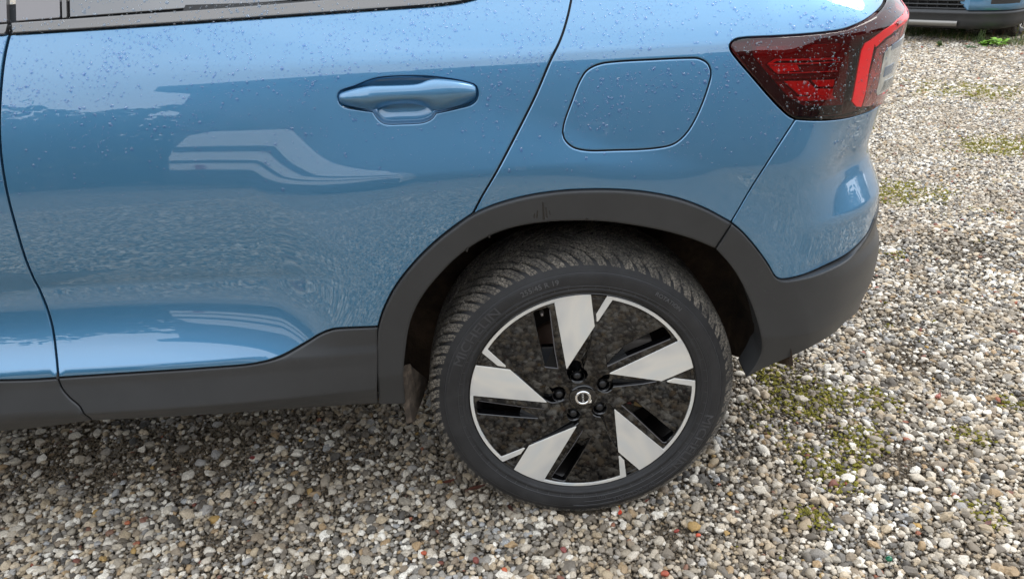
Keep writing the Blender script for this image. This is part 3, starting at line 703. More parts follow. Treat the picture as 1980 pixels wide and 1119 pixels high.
for (x0, r0_, x1, r1_, w_) in ((1050, 391, 1052, 428, 4), (1056, 402, 1058, 424, 3), (1040, 408, 1038, 424, 3), (1034, 414, 1033, 424, 2), (1063, 408, 1064, 418, 2), (947, 456, 946, 463, 3), (1136, 424, 1136, 430, 4), (905, 480, 902, 490, 3)):
    q_ = [hit(x0-w_*.35, r0_, .058), hit(x0+w_*.4, r0_+1, .058), hit(x1+w_*.5, r1_, .058), hit(x1-w_*.5, r1_-2, .058)]
    q_ = [hit(a_, b_, .012) for a_, b_ in ((x0-w_*.35, r0_), (x0+w_*.4, r0_+1), (x1+w_*.5, r1_), (x1-w_*.5, r1_-2))]
    surf_panel('water_streak', [[q_[i_], q_[(i_+1) % 4]] for i_ in range(4)], simple('wet_plastic_streak', (.008, .008, .009), .12) if 'wet_plastic_streak' not in bpy.data.materials else bpy.data.materials['wet_plastic_streak'], CAR, gap=0., off=.0006, thick=.0006, grid=.02, edge=.0006, drop=.0002, step=.003, Sf=trim_surf)
# --- dark shell right behind the panels (shows in the gaps)
def shell(name, s0, s1, z0, z1, off, mat, ns, nz_, cut=None, parent=BODY):
    ss = np.linspace(s0, s1, ns); zz = np.linspace(z0, z1, nz_); A, B = np.meshgrid(ss, zz); p = P(A.ravel(), B.ravel(), off)
    Fc = []
    for j in range(nz_-1):
        for i in range(ns-1):
            q = (j*ns+i, j*ns+i+1, (j+1)*ns+i+1, (j+1)*ns+i)
            cs, cz = (ss[i]+ss[i+1])/2, (zz[j]+zz[j+1])/2
            if cut and cut(cs, cz): continue
            Fc.append(q)
    return mesh(name, p, Fc, mat, parent, smooth=True)
shell('inner_panel', -2.1, 1.35, .40, 1.233, -.011, M_INNER, 240, 70, cut=lambda s, z: hypot(s, z-.345) < .478 or (-.475 < s < -.175 and .96 < z < 1.10) or (.28 < s and z > .93 and z < 1.14) or (s > .30 and z < .5))
# roof, far side and underbody: what keeps the light off the ground
box('underbody', (-3.45, .34, .25), (-.47, 1.75, .34), M_INNER, BODY)
box('underbody', (.47, .34, .44), (.70, 1.50, .5), M_INNER, BODY)
box('inner_body', (-3.3, .13, .34), (-.47, 1.70, .98), M_INNER, BODY)
box('inner_body', (.50, .26, .5), (.70, 1.5, 1.05), M_INNER, BODY)
box('inner_body', (-.47, .40, .36), (.50, 1.45, 1.05), M_INNER, BODY)
# wheel housing
def liner():
    V = []; Fc = []; n = 60; ys = [-.034, .0, .06, .14, .24, .36, .38]
    rs = [.464, .452, .446, .450, .450, .445, .10]
    for i in range(n+1):
        for y, r_ in zip(ys, rs):
            s0 = float(np.interp(y, [-.04, .02, .10, .20, .36], [9, 6, 2, -6, -16])); s1 = float(np.interp(y, [-.04, .02, .05, .10, .36], [172, 175, 179, 184, 202])); a = radians(s0)+radians(s1-s0)*i/n
            rr = r_+.004*sin(a*9)+(.006*sin(a*23) if y > .05 else 0)
            if y < .1: a_ = a
            V.append((rr*cos(a), y, .345+rr*sin(a)))
    k = len(ys)
    for i in range(n):
        for q in range(k-1): Fc.append((i*k+q, i*k+q+1, (i+1)*k+q+1, (i+1)*k+q))
    return mesh('wheel_housing', V, Fc, M_LINER, CAR, smooth=True)
liner()
# dusty air deflector hanging at the front of the housing
def deflector():
    pts = [at_y(782, 706, .0), at_y(786, 712, .03), at_y(815, 735, .10), at_y(818, 738, .12), at_y(808, 772, .10), at_y(797, 800, .05), at_y(791, 819, .02), at_y(786, 818, .005), at_y(780, 775, .0), at_y(776, 722, .0)]
    pts = np.array(pts); c = pts.mean(0); back = np.array([.012, .006, .0])
    V = list(pts)+[c-np.array([.004, 0, 0])]+list(pts+back)+[c+back]
    n = len(pts); Fc = []
    for i in range(n):
        j = (i+1) % n; Fc += [(i, j, n), (n+1+j, n+1+i, 2*n+1), (j, i, n+1+i, n+1+j)]
    return mesh('mud_deflector', V, Fc, M_FLAP, CAR)
deflector()

# --- greenhouse
trim_lo = S((27, 64), (200, 53), (450, 36), (700, 18), (880, 3), (922, -6))
trim_hi = S((24, 44), (200, 32), (450, 14), (640, -2))+[(-.31, 1.222)]
BELT = surf_panel('window_trim_strip', [trim_lo, [trim_lo[-1], trim_hi[-1]], trim_hi[::-1], [trim_hi[0], trim_lo[0]]], M_TRIM, REAR_DOOR, gap=.0003, off=.007, thick=.014, edge=.003, drop=.003, grid=.01)
surf_panel('window_trim_strip', [[(-2.0, 1.190), (-1.5, 1.192)]+S((-20, 68), (12, 66)), S((12, 66), (17, 46)), S((17, 46), (-20, 48))+[(-1.5, 1.209), (-2.0, 1.207)], [(-2.0, 1.207), (-2.0, 1.190)]],
           M_TRIM, CAR, gap=.0003, off=.007, thick=.014, edge=.003, drop=.003, grid=.02)
def rect(x0, y0, x1, y1):
    a, b_, c, d = hit(x0, y0), hit(x1, y0), hit(x1, y1), hit(x0, y1)
    return [[a, b_], [b_, c], [c, d], [d, a]]
zt = 1.60
a = hit(30, 43); b_ = hit(117, 36)
surf_panel('door_pillar_panel', [[a, b_], [b_, (b_[0]+.0, zt)], [(b_[0], zt), (a[0], zt)], [(a[0], zt), a]], simple('pillar_cover_satin', (.20, .19, .19), .25, metal=.6), REAR_DOOR, gap=.001, off=.001, thick=.01, grid=.03)
a = hit(121, 36); b_ = hit(130, 35)
surf_panel('glass_channel', [[a, b_], [b_, (b_[0], zt)], [(b_[0], zt), (a[0], zt)], [(a[0], zt), a]], M_TRIM, REAR_DOOR, gap=.0002, off=.003, thick=.01, grid=.03)
a = hit(-30, 47); b_ = hit(14, 45)
surf_panel('door_pillar_panel', [[a, b_], [b_, (b_[0], zt)], [(b_[0], zt), (a[0], zt)], [(a[0], zt), a]], simple('pillar_cover_satin_front', (.20, .19, .19), .25, metal=.6), CAR, gap=.001, off=.001, thick=.01, grid=.03)
a = hit(132, 35)
gl = [a]+S((300, 22), (450, 10), (560, 2))+[(-.30, 1.226), (-.24, 1.232)]
surf_panel('door_window', [gl, [gl[-1], (-.34, 1.34), (-.62, 1.50), (-.80, 1.57)], [(-.80, 1.57), (a[0], zt)], [(a[0], zt), a]], M_GLASS, REAR_DOOR, gap=.0005, off=-.003, thick=.004, grid=.03)
# dark print on the pane's lower edge
gs = [S((358, 11), (450, 5), (620, -6), (830, -20)), S((830, -20), (880, 0))]
fr = S((352, 23), (450, 17), (560, 9), (700, 0))
fu = S((358, 10), (450, 7), (560, 3), (690, -4))
surf_panel('window_gasket', [fr, [fr[-1], fu[-1]], fu[::-1], [fu[0], fr[0]]], M_GASKET, REAR_DOOR, gap=.0001, off=-.0015, thick=.003, edge=.0005, drop=.0002, grid=.02)
# upper body: roof and rear pillar as one loft that starts along the window's edge and the shoulder
def upper():
    V = []; Fc = []; xs = list(np.linspace(-2.1, .60, 46)); k = 9
    for x in xs:
        zs = float(np.interp(x, [-2.1, -1.75, -.80, -.62, -.34, -.24, .60], [1.36, 1.57, 1.57, 1.50, 1.34, 1.231, 1.229]))
        zt_ = float(np.interp(x, [-2.1, -1.7, -1.2, -.6, -.2, .1, .35, .60], [1.42, 1.60, 1.655, 1.62, 1.55, 1.46, 1.35, 1.236]))
        a = P(x, zs, -.003); zt_ = max(zt_, zs+.004)
        for q in range(k):
            t = q/(k-1); e = sin(t*pi/2)
            y = a[1]+(.9-a[1])*t**1.25; z = zs+(zt_-zs)*e**.75
            V.append((a[0], y, z))
        for q in range(k-2, -1, -1):
            t = q/(k-1); e = sin(t*pi/2); V.append((a[0], 1.8-(a[1]+(.9-a[1])*t**1.25), zs+(zt_-zs)*e**.75))
    n = 2*k-1
    for i in range(len(xs)-1):
        for q in range(n-1): Fc.append((i*n+q, (i+1)*n+q, (i+1)*n+q+1, i*n+q+1))
    return mesh('roof', V, Fc, M_PAINT, CAR, smooth=True)
upper()
# rear face: keeps sky from showing through the car
V = []; 
for s in np.linspace(.9, 1.35, 8):
    for z in (1.16, .95): V.append(tuple(P(s, z, -.02)))
mesh('tailgate', V, [(2*i, 2*i+1, 2*i+3, 2*i+2) for i in range(7)], M_PAINT, CAR, smooth=True)
box('tailgate_deck', (.05, .20, 1.08), (.66, 1.5, 1.14), M_PAINT, BODY)

# --- door handle
hc = [(s_, z_) for s_, z_ in outline(handle_hole, .006)]
def cup():
    o = outline(handle_hole, .006); c = np.array([.5*(o[:, 0].min()+o[:, 0].max()), .5*(o[:, 1].min()+o[:, 1].max())])
    rings = [(1.0, -.001), (.985, -.004), (.955, -.009), (.90, -.013), (.55, -.016), (.25, -.017)]
    V = []; n = len(o); Fc = []
    for k, d in rings:
        q = c+(o-c)*np.array([k, k]); V.append(P(q[:, 0], q[:, 1], d+(0 if k > .96 else .14*(q[:, 1]-c[1]))))
    V.append(P(c[0], c[1], -.017)[None])
    for r_ in range(len(rings)-1):
        for i in range(n): j = (i+1) % n; Fc.append((r_*n+i, r_*n+j, (r_+1)*n+j, (r_+1)*n+i))
    b0 = (len(rings)-1)*n
    for i in range(n): Fc.append((b0+i, b0+(i+1) % n, len(rings)*n))
    return mesh('handle_cup', np.vstack(V), Fc, M_PAINT, REAR_DOOR, smooth=True)
cup()
def handle():
    # stations along the bar: left to right; per station upper / ridge / crease / lower edge in photo rows
    st = [(658, 183, 186, 192, 197), (664, 180, 184, 196, 203), (685, 173, 178, 196, 207), (712, 168, 173, 195, 211), (722, 167, 172, 194, 213), (740, 167, 171, 193, 203), (775, 166, 170, 191, 200),
          (800, 165, 169, 190, 200), (814, 162, 168, 190, 203), (824, 157, 167, 190, 206), (836, 154, 165, 190, 213), (850, 154, 164, 190, 214), (880, 157, 164, 188, 207), (905, 162, 166, 187, 200), (915, 166, 169, 184, 194), (918, 172, 174, 181, 188)]
    st = [(x-3 if i < 2 else x+3 if i > len(st)-3 else x, a_-2, b1-1, c1, d1+2) for i, (x, a_, b1, c1, d1) in enumerate(st)]
    V = []; Fc = []; k = 7
    for i, (x, a_, b1, c1, d1) in enumerate(st):
        t = min(1, min(x-656, 920-x)/55.); h = .010+.022*sin(t*pi/2)
        rows = [a_, a_+.5*(b1-a_), b1, .5*(b1+c1), c1, .4*c1+.6*d1, d1]
        offs = [h-.012, h-.001, h+.001, h+.002, h+.001, h-.013, h-.026]
        offs[0] = -.006 if False else h-.010
        for r_, o_ in zip(rows, offs):
            q = hit(x, r_, o_); V.append(P(q[0], q[1], o_))
    n = len(st)
    back = []
    for i, (x, a_, b1, c1, d1) in enumerate(st):
        t = min(1, min(x-656, 920-x)/30.)
        deep = -.012 if (x < 722 or x > 836) else .004
        for r_ in (d1-1, a_+1):
            q = hit(x, r_, 0.); V.append(P(q[0], q[1], deep))
    for i in range(n-1):
        for j in range(k-1): Fc.append((i*k+j, i*k+j+1, (i+1)*k+j+1, (i+1)*k+j))
        b0 = n*k+2*i
        Fc.append((i*k+k-1, b0, b0+2, (i+1)*k+k-1)); Fc.append((b0, b0+1, b0+3, b0+2)); Fc.append((b0+1, i*k, (i+1)*k, b0+3))
    Fc.append(tuple([j for j in range(k)][::-1])+()); Fc.append(tuple((n-1)*k+j for j in range(k)))
    Fc.append((0, k-1, n*k, n*k+1)); Fc.append(((n-1)*k, n*k+2*(n-1)+1, n*k+2*(n-1), (n-1)*k+k-1))
    o = mesh('door_handle', np.array(V), Fc, M_PAINT, REAR_DOOR, smooth=True)
    bm = bmesh.new(); bm.from_mesh(o.data); bmesh.ops.recalc_face_normals(bm, faces=bm.faces[:]); bm.to_mesh(o.data); bm.free()
    o.data.polygons.foreach_set('use_smooth', [True]*len(o.data.polygons))
    md = o.modifiers.new('sub', 'SUBSURF'); md.levels = md.render_levels = 2
    return o
handle()

# --- tail lamp
def lens_mat(name, tint, dens=1.):
    m, nt, b = mat_new(name); nt.nodes.remove(b)
    out = nt.nodes['Material Output']; tr = nt.nodes.new('ShaderNodeBsdfTransparent'); tr.inputs['Color'].default_value = (*tint, 1)
    gl_ = nt.nodes.new('ShaderNodeBsdfGlossy'); gl_.inputs['Roughness'].default_value = .015
    fr_ = nt.nodes.new('ShaderNodeFresnel'); fr_.inputs['IOR'].default_value = 1.62; mxs = nt.nodes.new('ShaderNodeMixShader')
    nt.links.new(fr_.outputs[0], mxs.inputs[0]); nt.links.new(tr.outputs[0], mxs.inputs[1]); nt.links.new(gl_.outputs[0], mxs.inputs[2]); nt.links.new(mxs.outputs[0], out.inputs['Surface']); return m
M_LENS_SMOKE = lens_mat('smoked_red_lens', (.92, .27, .28)); M_LENS_RED = lens_mat('red_lens', (.85, .10, .10)); M_LENS_CLEAR = lens_mat('clear_lens', (.80, .82, .80))
M_RED = simple('bright_red_reflector', (.74, .004, .010), .3, coat=.15)
M_RED2, nt, b = mat_new('patterned_red_reflector'); setp(b, rough=.3, coat=.4)
vor = nt.nodes.new('ShaderNodeTexVoronoi'); vor.inputs['Scale'].default_value = 420; tcx = nt.nodes.new('ShaderNodeTexCoord'); nt.links.new(tcx.outputs['Object'], vor.inputs['Vector'])
r = ramp(nt, vor.outputs['Distance'], [(.2, (1.0, .05, .03)), (.6, (.80, .012, .012))]); nt.links.new(r.outputs['Color'], b.inputs['Base Color'])
M_LAMPBLK = simple('lamp_housing_black', (.010, .005, .006), .25)
M_LAMPDRK = simple('dark_red_bezel', (.17, .004, .007), .25, var=.4, scale=30)
M_REFL = simple('lamp_silver_reflector', (.62, .62, .60), .18, metal=.9)
M_GREYREF = simple('grey_lamp_insert', (.13, .18, .24), .15, metal=.3, coat=.5)
LAMP = empty('tail_light', (0, 0, 0), CAR)
lamp_low = lampC
lb_end = lampB[-1]
# red ridge lines
ridge_in = S((1640, 227), (1643, 205), (1652, 150), (1662, 100), (1668, 86))+[(hit(1690, 66)), hit(1722, 42), hit(1742, 14), hit(1748, -8)]
ridge_out = S((1668, 222), (1663, 206), (1676, 140), (1688, 94), (1706, 76), (1732, 55), (1751, 26), (1757, -8))
seg_side = [lampA, lampB[:4], [lampB[3], ridge_in[5]], ridge_in[5::-1] if False else ridge_in[:6][::-1], S((1640, 227), (1610, 232), (1575, 233), (1538, 231))]
def lampf(s, z): return 0*s+.004
lamp_outer_rear = [lampC[-1], (.86, zl+.012), (1.02, zl+.03), (1.08, 1.02), (1.06, 1.10)]
lt = [lampB[-1], (lampB[-1][0]+.10, 1.148), (.93, 1.142), (1.06, 1.10)]
surf_panel('outer_lens', [lampA, lampB, lt, lamp_outer_rear[::-1], lampC[::-1]], M_LENS_SMOKE, LAMP, gap=.0018, off=.004, thick=.010, grid=.011, edge=.003, drop=.003)
surf_panel('lamp_housing', [lampA, lampB, lt, lamp_outer_rear[::-1], lampC[::-1]], simple('deep_red_lamp_housing', (.085, .004, .006), .3), LAMP, gap=.004, off=-.014, thick=.004, grid=.02)
def inner(name, pts, mat, off=-.006, closed=True, th=.003, par=LAMP, gap=0.0002, edge=.001):
    q = S(*pts); q = [(a_, b_) for a_, b_ in q]
    segs = [[q[i], q[(i+1) % len(q)]] for i in range(len(q))]
    return surf_panel(name, segs, mat, par, gap=gap, off=off, thick=th, grid=.012, edge=edge, drop=.0006, step=.004)
inner('lamp_corner_mask', [(1416, 88), (1424, 80), (1455, 78), (1462, 112), (1530, 190), (1560, 207), (1640, 205), (1638, 222), (1560, 228), (1536, 226), (1500, 196)], M_LAMPBLK, -.0124)
inner('bezel', [(1468, 92), (1640, 85), (1655, 92), (1640, 205), (1560, 207), (1530, 190), (1462, 112)], M_LAMPDRK, -.0128)
inner('light_guide', [(1486, 124), (1500, 115), (1620, 112), (1628, 116), (1504, 119), (1489, 126)], M_RED, -.004)
inner('light_guide', [(1484, 124), (1489, 123), (1628, 119), (1629, 121), (1490, 128)], M_RED, -.003)
inner('light_guide', [(1486, 126), (1544, 125), (1551, 138), (1502, 142)], M_RED2, -.006)
inner('light_guide', [(1502, 141), (1622, 137), (1622, 139), (1505, 144)], M_RED, -.003)
inner('light_guide', [(1498, 152), (1630, 145), (1632, 149), (1502, 155)], M_LAMPDRK, -.004)
inner('reflector_panel', [(1519, 158), (1566, 157), (1580, 172), (1616, 173), (1614, 186), (1549, 186)], M_RED2, -.006)
inner('reflector_panel', [(1572, 156), (1620, 155), (1616, 169), (1586, 169)], M_RED2, -.006)
inner('reflector_panel', [(1540, 188), (1612, 185), (1623, 193), (1549, 197)], M_RED, -.005)
inner('red_light_strip', [(1678, 78), (1688, 84), (1677, 138), (1667, 190), (1662, 207), (1652, 206), (1644, 196), (1653, 146), (1662, 98), (1668, 84)], M_RED, .0045, par=LAMP)
inner('red_light_strip', [(1678, 78), (1706, 58), (1730, 38), (1745, 12), (1751, -10), (1758, -8), (1753, 24), (1734, 54), (1708, 74), (1690, 92), (1686, 84)], M_RED, .0045, par=LAMP)
inner('corner_lens', [(1690, 96), (1710, 78), (1735, 60), (1732, 76), (1712, 92), (1704, 103), (1690, 186), (1716, 176), (1712, 194), (1672, 206), (1664, 205), (1674, 160)], simple('deep_red_corner', (.20, .012, .014), .12, coat=1, coat_rough=.02, var=.5, scale=60), .0046)
inner('reversing_lens', [(1706, 101), (1714, 92), (1744, 66), (1740, 100), (1722, 158), (1724, 165), (1692, 185), (1690, 178)], simple('pale_reversing_lens', (.42, .43, .40), .08, metal=.35, coat=1, coat_rough=.01, var=.35, scale=45), .0054)
inner('lamp_insert', [(1720, 86), (1742, 70), (1736, 88), (1717, 98)], M_GREYREF, .0062)
inner('lamp_insert', [(1706, 130), (1724, 120), (1718, 141), (1702, 150)], M_GREYREF, .0062)
inner('lamp_insert', [(1706, 155), (1722, 146), (1727, 160), (1697, 178)], simple('lamp_chrome_facets', (.30, .33, .34), .15, metal=.8, var=.7, scale=150), .0062)

# ------------------------------------------------------------------ rear wheel
WC = (0.0, 0.0, 0.345)
WHEEL = empty('rear_wheel', WC, CAR)
def wp(zx, zy): q = at_y(900+zx/2.869, 560+zy/2.869, 0.); return (float(q[0]-WC[0]), float(q[2]-WC[2]))
def rotp(pts, k): a = -k*2*pi/5; return [(x*cos(a)-z*sin(a), x*sin(a)+z*cos(a)) for x, z in pts]
def pol(r, t): return (r*cos(t), r*sin(t))
def arc(r, t0, t1, n=10): return [pol(r, t0+(t1-t0)*i/n) for i in range(n+1)]
def roundc(pts, rad=.002, n=3):
    out = []; P_ = [np.array(p) for p in pts]; m_ = len(P_)
    for i in range(m_):
        a, b_, c = P_[i-1], P_[i], P_[(i+1) % m_]; u = a-b_; v = c-b_; lu, lv = np.linalg.norm(u), np.linalg.norm(v)
        r_ = min(rad, lu*.4, lv*.4)
        p0 = b_+u/lu*r_; p1 = b_+v/lv*r_
        for t in np.linspace(0, 1, n+1): out.append(tuple((1-t)**2*p0+2*t*(1-t)*b_+t*t*p1))
    return out
RO, RI = .2575, .2500
T0 = 2*pi/5
spoke = roundc([pol(.0822, 2.022)], .0) if False else None
def spoke_poly():
    tip = pol(.0822, 2.0216); bend = pol(.1820, 1.4174)
    pts = [tip]+[pol(.2495, 1.8092)]+arc(RO, 1.8092, 1.4936, 12)+[bend]
    p = roundc([tip], .001) if False else None
    body = [pol(.2495, 1.8092)]
    # rounded tip
    a = np.array(body[0]); t = np.array(tip); b_ = np.array(bend); u = (a-t)/np.linalg.norm(a-t); v = (b_-t)/np.linalg.norm(b_-t)
    p0 = t+u*.004; p1 = t+v*.004
    tipr = [tuple((1-q)**2*p1+2*q*(1-q)*t+q*q*p0) for q in np.linspace(0, 1, 5)]
    return tipr+body+arc(RO, 1.8092, 1.4936, 12)+[bend]
def slat_poly():
    # silver sliver that leaves the ring towards the spoke's bend
    sc = pol(.2500, 1.3066); so_ = pol(RO, 1.3557)
    t1 = rotp([wp(217, 428)], 0)[0]
    def tw(px, py): q = at_y(px, py, 0.); return (float(q[0]), float(q[2]-WC[2]))
    tipo = tw(1152.9, 607.5); tipm = tw(1155.0, 621.5)
    return arc(RO, 1.3057, 1.3557, 4)+[tipo, (tipm[0]-.0015, tipm[1]), (tipm[0]+.0018, tipm[1]+.0005), (sc[0]-.003, sc[1]-.006), (sc[0]+.001, sc[1]-.0004)]
def tw(px, py): q = at_y(px, py, 0.); return (float(q[0]), float(q[2]-WC[2]))
slot = roundc([wp(378, 132), wp(388, 122), wp(455, 102), wp(466, 110), wp(492, 330), wp(511, 437), wp(442, 430), wp(412, 300)], .002)
chan = rotp(roundc([wp(268, 455), wp(360, 542), wp(440, 612), wp(478, 628), wp(520, 625), wp(546, 606), wp(556, 580), wp(551, 556), wp(530, 541), wp(505, 541), wp(484, 552), wp(420, 520), wp(340, 482)], .004, 3), -4)
RIMD = .0015       # the black field lies this far behind the machined faces
silver_me = None
holes = []
for k in range(5): holes += [rotp(slot, k), rotp(chan, k)]
disc = arc(RI-.0004, 0, 2*pi*(1-1/120), 119)
FIELD = flat_panel('rim_face', disc, M_RIMBLK, WHEEL, RIMD, .022, holes=holes, bevel=.0014, raw=True)
# machined ring
ring_o = arc(RO, 0, 2*pi*(1-1/160), 159); ring_i = arc(RI, 0, 2*pi*(1-1/160), 159)
tri = []     # black triangles between spoke and slat break the ring
RING_O = []
for k in range(5):
    a0 = 1.8092-k*T0; a1 = 1.3557-k*T0+T0
    seg_ = arc(RO, a0-.004, a1, 26)+arc(RI, a1, a0-.004, 26)
    flat_panel('rim_ring', seg_, M_SILVER, WHEEL, 0., .012, bevel=.0005, raw=True)
sp0 = flat_panel('spoke_face', spoke_poly(), M_SILVER, WHEEL, -.0003, .012, bevel=.0006, raw=True)
sl0 = flat_panel('spoke_sliver', slat_poly(), M_SILVER, WHEEL, -.0006, .012, bevel=.0006, raw=True)
def spin(o, k):
    c = o.copy(); COL.objects.link(c); c.rotation_euler = (0, k*T0, 0); return c
for k in range(1, 5): spin(sp0, k); spin(sl0, k)
for k in range(5):
    a0 = 1.4936-k*T0; a1 = 1.3557-k*T0
    flat_panel('rim_ring_gap', arc(RO-.0008, a0, a1, 6)+arc(RI-.001, a1, a0, 6), M_RIMBLK, WHEEL, .0012, .02, bevel=.0005, raw=True)
# floor behind the channels, and ramps in the slots
def floor_piece():
    pts = rotp([wp(262, 440), wp(360, 552), wp(445, 640), wp(520, 650), wp(580, 600), wp(570, 540), wp(500, 510), wp(340, 470)], -4)
    dep = [.004, .011, .018, .022, .024, .024, .022, .008]
    V = [(p[0], d, p[1]) for p, d in zip(pts, dep)]
    c = np.mean(V, 0); V.append(tuple(c)); n = len(pts)
    o = mesh('spoke_channel', V, [(i, (i+1) % n, n) for i in range(n)], M_RIMBLK, WHEEL); return o
f0 = floor_piece()
def ramp_piece():
    q = [wp(425, 343), wp(492, 340), wp(516, 445), wp(436, 436)]
    V = [(q[0][0], .020, q[0][1]), (q[1][0], .020, q[1][1]), (q[2][0], .004, q[2][1]), (q[3][0], .004, q[3][1]),
         (q[0][0], .034, q[0][1]), (q[1][0], .034, q[1][1])]
    return mesh('slot_ramp', V, [(3, 2, 1, 0), (0, 1, 5, 4)], M_RIMBLK, WHEEL)
r0_ = ramp_piece()
def lip_piece():
    q = [wp(515, 440), wp(496, 338), wp(468, 112)]
    V = []
    for a in q: V += [(a[0]-.0012, .0008, a[1]), (a[0]+.0010, .0006, a[1])]
    return mesh('slot_lip', V, [(0, 1, 3, 2), (2, 3, 5, 4)], simple('grey_lacquer_edge', (.11, .11, .12), .25, metal=.4), WHEEL)  # thin strip, paler than the lacquer, along the slot's edge
l0_ = lip_piece()
for k in range(1, 5): spin(f0, k); spin(r0_, k); spin(l0_, k)
# lug bolts
lug_r, lug_t = .0533, 1.7806
lp = [(.0, .002), (.005, .0026), (.0085, .0052), (.0105, .0095), (.0112, .016), (.0112, .026)]
lug0 = lathe('wheel_bolt', [(r_, y) for r_, y in lp], M_NUT, WHEEL, (lug_r*cos(lug_t), 0, lug_r*sin(lug_t)), 20)
cupl = lathe('bolt_recess', [(.0165, .0010), (.0155, .0016), (.0150, .020), (.0, .0235)], M_RIMBLK, WHEEL, (lug_r*cos(lug_t), -.0006, lug_r*sin(lug_t)), 28)
for k in range(1, 5): spin(lug0, k); spin(cupl, k)
# hub cap
lathe('hub_cap', [(.0, -.0050), (.018, -.0045), (.0290, -.0030), (.0312, -.0008), (.0316, .006)], M_RIMBLK, WHEEL, (0, 0, 0), 64)
CB_ = lathe('badge_ring', [(.0130, -.0052), (.0134, -.0070), (.0160, -.0078), (.0182, -.0070), (.0188, -.0044)], M_CHROME, WHEEL, (0, 0, 0), 56)
# the ring's small arrow foot
def R2(p, a): return (p[0]*cos(a)-p[1]*sin(a), p[0]*sin(a)+p[1]*cos(a))
ft = [(.0105, -.0145), (.0185, -.0135), (.0195, -.0050)]
V = [(x, -.0068, z) for x, z in ft]+[(x, -.0040, z) for x, z in ft]
mesh('badge_arrow', V, [(0, 1, 2), (0, 3, 4, 1), (1, 4, 5, 2), (2, 5, 3, 0)], M_CHROME, WHEEL)
def text_mesh(txt, size, depth):
    cu = bpy.data.curves.new('lettering', 'FONT'); cu.body = txt; cu.size = size; cu.extrude = depth; cu.align_x = 'CENTER'; cu.align_y = 'CENTER'; cu.resolution_u = 3
    o = bpy.data.objects.new('lettering', cu); COL.objects.link(o)
    dg = bpy.context.evaluated_depsgraph_get(); dg.update(); ev = o.evaluated_get(dg); me = bpy.data.meshes.new_from_object(ev)
    bpy.data.objects.remove(o); bpy.data.curves.remove(cu)
    return me
def badge_text():
    me = text_mesh('VOLVO', .0062, .0003); a = radians(-86)
    V = []
    for v in me.vertices:
        x, y = v.co.x*1.1, v.co.y; X = x*cos(a)-y*sin(a); Z = x*sin(a)+y*cos(a); v.co = (X-.0004, -.0056-v.co.z, Z)
    me.flip_normals(); me.update()
    link('badge_lettering', me, simple('badge_letter_white', (.8, .8, .78), .3, metal=.5), WHEEL)
badge_text()
# barrel, brake
lathe('rim_barrel', [(.2575, .0035), (.2570, .012), (.246, .016), (.240, .03), (.232, .10), (.228, .19)], M_BARREL, WHEEL, (0, 0, 0), 96)
lathe('rim_barrel', [(.262, .006), (.2590, .0005), (.2574, .0012), (.2574, .006)], M_RIMBLK, WHEEL, (0, 0, 0), 120)
lathe('brake_disc', [(.06, .060), (.085, .062), (.087, .085), (.160, .085), (.162, .10)], M_STEEL, WHEEL, (0, 0, 0), 72)
lathe('wheel_backing', [(.0, .025), (.05, .03), (.075, .055), (.09, .11), (.232, .12)], simple('brown_back_plate', (.025, .016, .012), .7), WHEEL, (0, 0, 0), 64)
bx = box('brake_caliper', (.085, .045, .02), (.165, .085, .115), simple('cast_caliper', (.22, .20, .18), .45, metal=.4, var=.3), WHEEL, bev=.008)
# valve
vq = wp(428, 165)
lathe('valve_stem', [(.0, -.004), (.003, -.0035), (.0034, .004), (.0045, .006), (.0045, .016)], simple('valve_cap_grey', (.25, .22, .20), .4, metal=.5), WHEEL, (vq[0], .016, vq[1]+.004), 16)
# --- tyre
TY = [(.2590, .0075), (.2600, .0030), (.2640, -.0015), (.2680, -.0040), (.2700, -.0075), (.2745, -.0085), (.2760, -.0075), (.285, -.0105), (.300, -.0120), (.3110, -.0105), (.3125, -.0092), (.320, -.0050), (.3280, -.0005), (.3345, .0050), (.3385, .0110), (.3415, .0200), (.3430, .035), (.3455, .08), (.3460, .125), (.3450, .17), (.342, .222), (.330, .245), (.300, .262), (.26, .25)]
def squash(x, y, z):
    """flatten the contact patch on the ground and bulge the sidewall above it"""
    f = max(0., (-.315-z)/.035)
    z2 = z
    if z < -.3435: z2 = -.3435-(abs(z)-.3435)*.15
    if y < .05: y = y-.004*min(1., f)
    return x, y, z2
def tyre():
    seg = 180; V = []; Fc = []; prof = catmull(TY, 3); k = len(prof)
    for i in range(seg):
        a = 2*pi*i/seg
        for r_, y in prof: V.append(squash(r_*cos(a), y, r_*sin(a)))
    for i in range(seg):
        j = (i+1) % seg
        for q in range(k-1): Fc.append((i*k+q, j*k+q, j*k+q+1, i*k+q+1))
    return mesh('tyre', V, Fc, M_WALL, WHEEL, smooth=True)
TYRE = tyre()
prof_t = catmull([p for p in TY if p[1] >= -.0001 or p[0] > .30][2:], 8)
